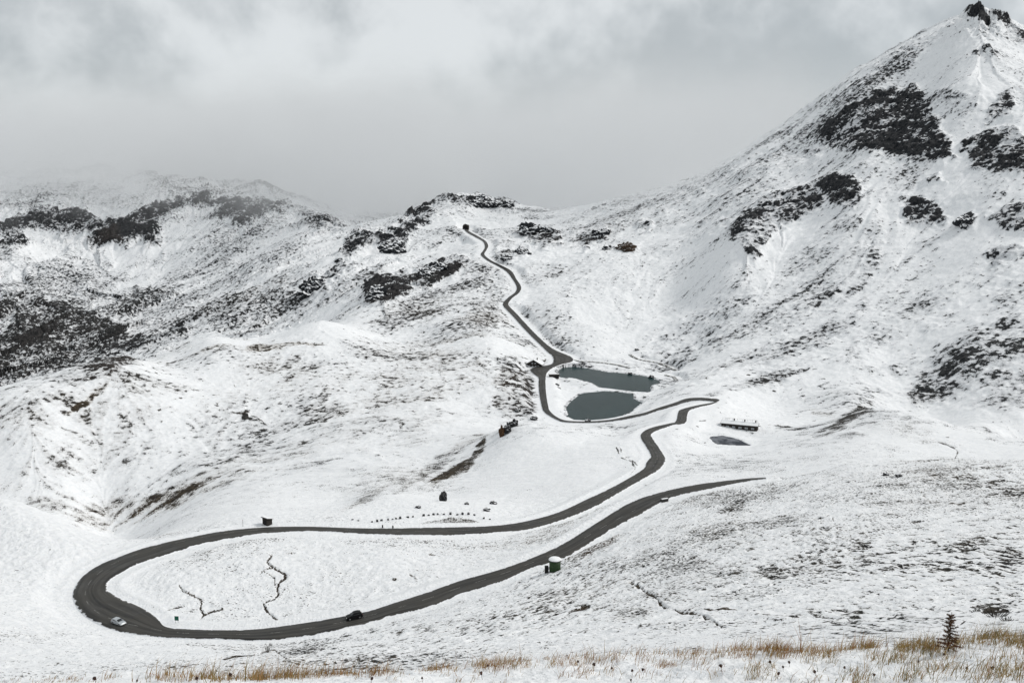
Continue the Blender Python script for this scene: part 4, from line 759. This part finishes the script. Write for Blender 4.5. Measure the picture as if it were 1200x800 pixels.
for k, (x, y) in enumerate(((65,245),(100,250),(180,258),(210,255),(235,250),(275,245),(300,242),(320,240),(345,237),(390,231),(420,228),(482,222),(512,219),(540,216),(565,212),(600,214),(640,213),(680,216),(710,212),(745,213),(780,218),(835,237),(870,243))):
    c = hit(400 + x / 5, 560 + y / 5)
    if base is None:
        bm = bmesh.new(); lump(bm, (0, 0, .22), (.46, .36, .44), 4.2, 3, .35); o = base = obj('edge_stone', bm, M_ROCKD)
    else: o = base.copy(); COL.objects.link(o)
    o.location = c; o.rotation_euler = (0, 0, k * 1.7); s = .75 + .5 * random.random(); o.scale = (s, s, s * (.8 + .5 * random.random()))
    tag(o, 'dark edge stone in the dotted row on the snow above the grey mound', 'stone', 'dark edge stones set in a row beyond the upper road')
def boulder(u, v, s, label, mat=None, seed=1.0, name='boulder', sq=1.0, k=.4):
    c = hit(u, v); bm = bmesh.new(); lump(bm, (0, 0, s[2] * .55), s, seed, 4, k, sq); o = obj(name, bm, mat or M_ROCKD); o.location = c; tag(o, label, 'boulder'); return o
boulder(519.5, 586.5, (1.5, 1.7, 2.6), 'large dark upright boulder alone on the smooth snow bench', None, 12.7, k=.5)
boulder(588, 511, (1.5, 2.2, 3.9), 'rust-brown rock pillar at the edge of the white mid-valley knoll', M_ROCKB, 5.1)
boulder(594.5, 507, (2.0, 2.2, 2.9), 'dark boulder leaning against the rust-brown rock pillar', None, 6.2); boulder(598, 500.5, (2.0, 2.4, 2.4), 'dark boulder in the middle of the rock cluster on the knoll', None, 7.4); boulder(603, 499, (2.0, 2.2, 2.6), 'dark rounded boulder crowning the white knoll, farthest from the rust-brown pillar', None, 8.8)
boulder(689, 494.2, (2.3, 1.6, 1.3), 'dark boulder between the lake road and the lower lake', None, 9.3)
for u, v, s, lab in ((490, 594.8, 1.1, 'small dark stone on the snow between the upright boulder and the row of stones'), (547, 590.8, .95, 'small dark stone on the bench beyond the grey mound, just past the upright boulder'), (578, 590.5, 1.5, 'flat grey stone on the snow bench towards the white knoll'), (570, 598.6, 1.4, 'broken dark stone low on the bench above the upper road'),
    (738, 438.6, 2.0, 'dark rock on the far shore of the upper lake'), (763, 442.6, 2.6, 'dark rock at the tip of the upper lake'), (746, 410.5, 2.2, 'lone dark boulder on the slope above the upper lake'), (653, 451.5, 1.7, 'dark stone on the white spit between the lakes and the road'), (607, 482, 2.2, 'dark rock on the slope between the lake road and the knoll'), (626, 491.3, 2.4, 'long dark rock below the bend of the lake road'), (1038, 557, .9, 'dark stone on the crest of the tufted near slope'), (1053, 558, 1.0, 'brownish stone on the crest of the tufted near slope')):
    boulder(u, v, (s, s * .8, s * .62), lab, None, u * .37)
def outcrop(s, n, r_px, label, mat=None, seed=1):
    P = np.array([float(k) for k in s.replace(',', ' ').split()]).reshape(-1, 2); rnd = random.Random(seed); lo, hi = P.min(0), P.max(0); bm = bmesh.new(); c0 = hit(*P.mean(0)); k = 0; tries = 0; got = []
    n = max(3, int(n * .5))
    while k < n and tries < 4000:
        tries += 1; u, v = rnd.uniform(lo[0], hi[0]), rnd.uniform(lo[1], hi[1])
        if poly_sd(np.array([u]), np.array([v]), P)[0] < r_px * .35: continue
        c = hit(u, v)
        if abs(c[1] - c0[1]) > .2 * c0[1]: continue
        w_ = r_px * 1.45 * c[1] / 1150 * rnd.uniform(.6, 1.15)
        if got and min(np.linalg.norm(c - g[0]) / (w_ + g[1]) for g in got) > .62: continue
        got.append((c, w_)); lump(bm, c - c0 + np.array([0, w_ * .15, -.1 * w_]), (w_, w_ * .9, w_ * rnd.uniform(.6, 1.0)), seed * 3.7 + k, 4 if w_ > 5 else 3, .55); k += 1
    o = obj('rock_outcrop', bm, mat or M_CRAG); o.location = c0; tag(o, label, 'rock outcrop'); return o
M_CRAG = rock_mat('crag_rock', (.010, .013, .016), (.042, .044, .048), .5); M_CRAGB = rock_mat('brown_crag_rock', (.022, .017, .013), (.095, .062, .040), .85)
outcrop('356,330 365,318 376,317 386,333 390,343 372,350 358,347', 16, 6, 'dark bluff standing alone on the far ridge, apart from the other crags', None, 1)
outcrop('500,236 520,229 535,232 571,231 573,242 545,243 520,239 505,241', 18, 5, 'long dark rocky crest above the tunnel mouth', None, 2); outcrop('579,237 590,234 606,241 600,247 582,244', 9, 4.5, 'short dark crag beside the long crest above the tunnel', None, 3)
outcrop('612,264 635,268 662,272 660,285 645,292 632,290 618,282', 22, 6, 'broad dark crag on the slope beyond the upper bends of the pass road', None, 4); outcrop('667,273 690,276 712,270 712,280 690,290 681,297 683,285', 13, 5, 'broken crag between the broad dark crag and the brown knob', None, 5)
outcrop('718,289 735,286 744,297 740,304 720,302', 8, 8, 'brown rock knob at the end of the line of crags beyond the pass road', M_CRAGB, 6); outcrop('704,293 714,287 720,292 718,301 708,300', 5, 5.5, 'dark rock pressed against the brown rock knob', None, 7)
outcrop('600,298 618,290 624,293 615,302 604,304', 8, 5, 'small dark crag just above the bends of the pass road', None, 8); outcrop('588,308 595,296 602,305 596,312', 6, 4.5, 'smallest dark crag touching the verge of the pass road', None, 9)
outcrop('1122,262 1135,249 1142,258 1138,270 1126,272', 7, 6, 'black tooth of rock in the snow gully of the mountain', None, 11)
outcrop('423,338 440,330 470,321 488,326 484,340 465,350 445,358 430,355', 22, 6, 'dark crag low on the ridge facing the pass road, the longer of two', None, 13); outcrop('491,319 520,306 545,301 547,308 530,324 512,331 496,327', 18, 6, 'dark crag low on the ridge facing the pass road, the one nearer the road', None, 14)
outcrop('399,298 408,279 430,274 455,276 474,271 477,284 465,296 450,294 440,285 420,294 405,299', 22, 6, 'dark double crag high on the ridge between the bluff and the tunnel', None, 15)
# ---- shrubs and the little spruce
def leaf_mat(name, c0, c1):
    m, nt, out = new_mat(name); b = NB(nt); P = b.n('ShaderNodeNewGeometry').outputs['Position']; c = b.mix(b.step(b.noise(P, 6, 3, .6), .35, .65), c0, c1); b.bsdf(out, c, .8, None, .2); return m
M_BARK = simple_mat('bark', (.05, .035, .025), (.10, .07, .05), 14.0); M_NEEDLE = leaf_mat('spruce_needles', (.050, .030, .013), (.16, .075, .032)); M_RUST = leaf_mat('browned_needles', (.10, .035, .018), (.17, .065, .035)); M_PINE = leaf_mat('dark_pine_needles', (.010, .014, .010), (.028, .032, .020))
def needles(bm, p, q, n, ln, rnd):
    p, q = Vector(p), Vector(q); d = (q - p).normalized()
    for _ in range(n):
        a = p.lerp(q, rnd.random()); v = Vector((rnd.gauss(0, 1), rnd.gauss(0, 1), rnd.gauss(0, 1))).normalized(); e = (v * .8 + d * .7).normalized() * ln * (.6 + .7 * rnd.random()); w_ = e.cross(Vector((rnd.gauss(0, 1), rnd.gauss(0, 1), rnd.gauss(0, 1)))).normalized() * ln * .13
        bm.faces.new([bm.verts.new(a - w_), bm.verts.new(a + w_), bm.verts.new(a + e)])
def spruce():
    rnd = random.Random(5); c = hit(1111, 763); H = .80
    t = thing('spruce_sapling', 'small scrawny spruce sapling with browned lower twigs at the bank edge', 'tree', c); obj('trunk', TB((0, 0, -.1), (.012, 0, H), .016, .004, 8), M_BARK, t); bm = bmesh.new(); br = bmesh.new(); tw = bmesh.new()
    for i in range(58):
        f = .08 + .9 * i / 58; z = H * f; a = i * 2.4 + rnd.random(); l = (.05 + .23 * (1 - f) ** .8) * (.45 + .75 * rnd.random()); dr = .25 if f > .6 else -.05
        e = (math.cos(a) * l, math.sin(a) * l, z + l * dr); s = (0, 0, z); tube(tw, s, e, .005, .002, 4); needles(br if f < .27 else bm, s, e, int(64 + l * 480), .034, rnd)
    needles(bm, (0, 0, H * .72), (.012, 0, H + .03), 150, .024, rnd)
    obj('crown', bm, M_NEEDLE, t); obj('browned_twigs', br, M_RUST, t); obj('branches', tw, M_BARK, t)
spruce()
def shrub(u, v, wd, ht, n, label, mat, seed, name='dwarf_shrub'):
    rnd = random.Random(seed); c = hit(u, v); t = thing(name, label, 'shrub', c); tw = bmesh.new(); fo = bmesh.new()
    for i in range(n):
        x = rnd.gauss(0, .38) * wd; y = rnd.gauss(0, .25) * wd; s = (x * .45, y * .45, -.05); e = (x, y, ht * (.3 + .8 * rnd.random())); tube(tw, s, e, .03, .008, 4); needles(fo, Vector(s).lerp(Vector(e), .35), e, 150, .085, rnd)
    obj('branches', tw, M_BARK, t); obj('foliage', fo, mat, t)
shrub(1167, 722, 2.2, .8, 34, 'dark sprawling dwarf pine on the tufted slope behind the spruce sapling', M_PINE, 3); shrub(1143, 716, 1.1, .35, 12, 'small dark twiggy bush at the tip of the crooked crack near the sapling', M_PINE, 8); shrub(1180, 727, 1.2, .45, 14, 'low dark bush just below the sprawling dwarf pine', M_PINE, 12)
shrub(314, 764, .8, 1.5, 16, 'upright dark bush at the head of the gully below the hairpin road', M_PINE, 5)
# ---- dry grass on the bank, one mass
def grass_mat():
    m, nt, out = new_mat('dry_grass'); b = NB(nt); tn_ = b.attr('tone'); c = b.mix(tn_, (.11, .105, .035), (.48, .31, .135)); c = b.mix(b.step(tn_, .8, 1.0), c, (.27, .13, .06)); b.bsdf(out, c, .85, None, .15); return m
def grass():
    rnd = random.Random(11); vs, fs, tones = [], [], []
    def blade(p, h, lean, az, w_, tone):
        n0 = len(vs); dx, dy = math.cos(az), math.sin(az); side = rnd.random() * 6.28; sx, sy = math.cos(side) * w_, math.sin(side) * w_
        for f, k in ((0, 1), (.5, .8), (1, .08)):
            bx_, by_, bz_ = p[0] + dx * lean * h * f * f, p[1] + dy * lean * h * f * f, p[2] - .03 + h * f * (1 - .25 * lean * f)
            vs.append((bx_ - sx * k, by_ - sy * k, bz_)); vs.append((bx_ + sx * k, by_ + sy * k, bz_)); tones.extend((tone, tone))
        fs.append((n0, n0 + 1, n0 + 3, n0 + 2)); fs.append((n0 + 2, n0 + 3, n0 + 5, n0 + 4))
    def crest(u): return float(np.interp(u, (-60, 0, 300, 600, 900, 1200, 1260), (798, 798, 793, 778, 764, 750, 748)))
    tufts = []
    def add(n, u0, u1, dv0, dv1, den, hh, tone, spread=.10):
        for _ in range(n):
            u = rnd.uniform(u0, u1); v = crest(u) + rnd.uniform(dv0, dv1)
            if perlin(np.float32(u / 38), np.float32(v / 14), 21) < rnd.uniform(-.58, .24): continue
            tufts.append((u, v, den, hh, tone, spread))
    add(300, 560, 1010, -6, 6, 7, .25, .82); add(130, 860, 1040, -10, 9, 8, .31, .82); add(120, 300, 700, -3, 5, 7, .22, .85); add(130, 170, 400, -4, 4, 7, .34, .80); add(70, 400, 620, -2, 5, 10, .20, .88); add(60, 150, 1010, -2, 6, 4, .42, .8); add(30, -40, 180, -2, 3, 12, .14, .85); add(25, 240, 380, -2, 4, 24, .34, .5)
    add(110, 1010, 1240, -6, 8, 20, .28, .55); add(60, 1150, 1240, -8, 4, 24, .34, .35); add(150, 1000, 1240, 4, 52, 14, .28, .48); add(80, 880, 1060, 8, 40, 9, .22, .5); add(60, 420, 900, 6, 24, 5, .20, .8); add(12, 640, 900, 8, 22, 14, .2, .9); add(1, 781, 783, 2, 4, 60, .16, .97); add(40, 700, 1000, 10, 34, 3, .24, .7)
    for _ in range(6): tufts.append((782 + rnd.gauss(0, 6), crest(782) + 10 + rnd.gauss(0, 2), 26, .15, .97, .09))
    for u, v, den, hh, tone, sp_ in tufts:
        c = hit(u, min(v, 812))
        q = 0
        while c[1] > 30 and q < 24: q += 1.5; c = hit(u, v + q)
        if c[1] > 30: continue
        hv = .55 + .9 * rnd.random(); hh *= hv
        for _ in range(int(den * (.5 + rnd.random()))):
            x, y = c[0] + rnd.gauss(0, sp_), c[1] + rnd.gauss(0, sp_ * 1.2); blade((x, y, ground(x, y)), hh * (.45 + .8 * rnd.random()), .25 + .75 * rnd.random(), rnd.gauss(.35, 1.2), .0035 + .003 * rnd.random(), min(1, max(0, tone + rnd.gauss(0, .30))))
    me = bpy.data.meshes.new('dry_grass'); me.from_pydata(vs, [], fs); at = me.attributes.new('tone', 'FLOAT', 'POINT'); at.data.foreach_set('value', np.array(tones, np.float32)); me.update()
    o = link('dry_grass', me, grass_mat()); o['kind'] = 'stuff'; o['label'] = 'dry straw-coloured grass poking through the snow along the bank edge'
grass()
M_HEAD = simple_mat('dried_flower', (.030, .016, .014), (.07, .035, .025), 30.0)
proto = None
for k, (u, v) in enumerate(((665,768),(677,777),(696,782),(717,784),(741,788),(754,787),(740,798),(902,779),(918,783),(911,792),(957,790),(1026,793),(1131,784),(1160,786),(925,778),(113,799),(160,799),(231,797),(467,781),(565,793),(495,796),(272,794),(435,798),(572,780),(1105,768),(1075,776),(990,784),(846,784))):
    c = hit(u, v + 3)
    if c[1] > 30: continue
    if proto is None:
        t = proto = thing('dried_flower', '', 'dried flower', c); obj('stem', TB((0, 0, -.05), (.01, 0, .10), .004, .003, 5), M_BARK, t); bm = bmesh.new(); lump(bm, (.01, 0, .11), (.026, .026, .030), 1.5, 2, .8); obj('flower_head', bm, M_HEAD, t)
    else:
        t = proto.copy(); COL.objects.link(t)
        for ch in proto.children: q = ch.copy(); COL.objects.link(q); q.parent = t
    t.location = c; t.rotation_euler = (rnd_a := random.uniform(-.25, .25), random.uniform(-.25, .25), k); s = random.uniform(.7, 1.15); t.scale = (s, s, s)
    tag(t, 'withered brown flower head standing out of the snow bank', 'dried flower', 'withered flower heads on the snow bank')
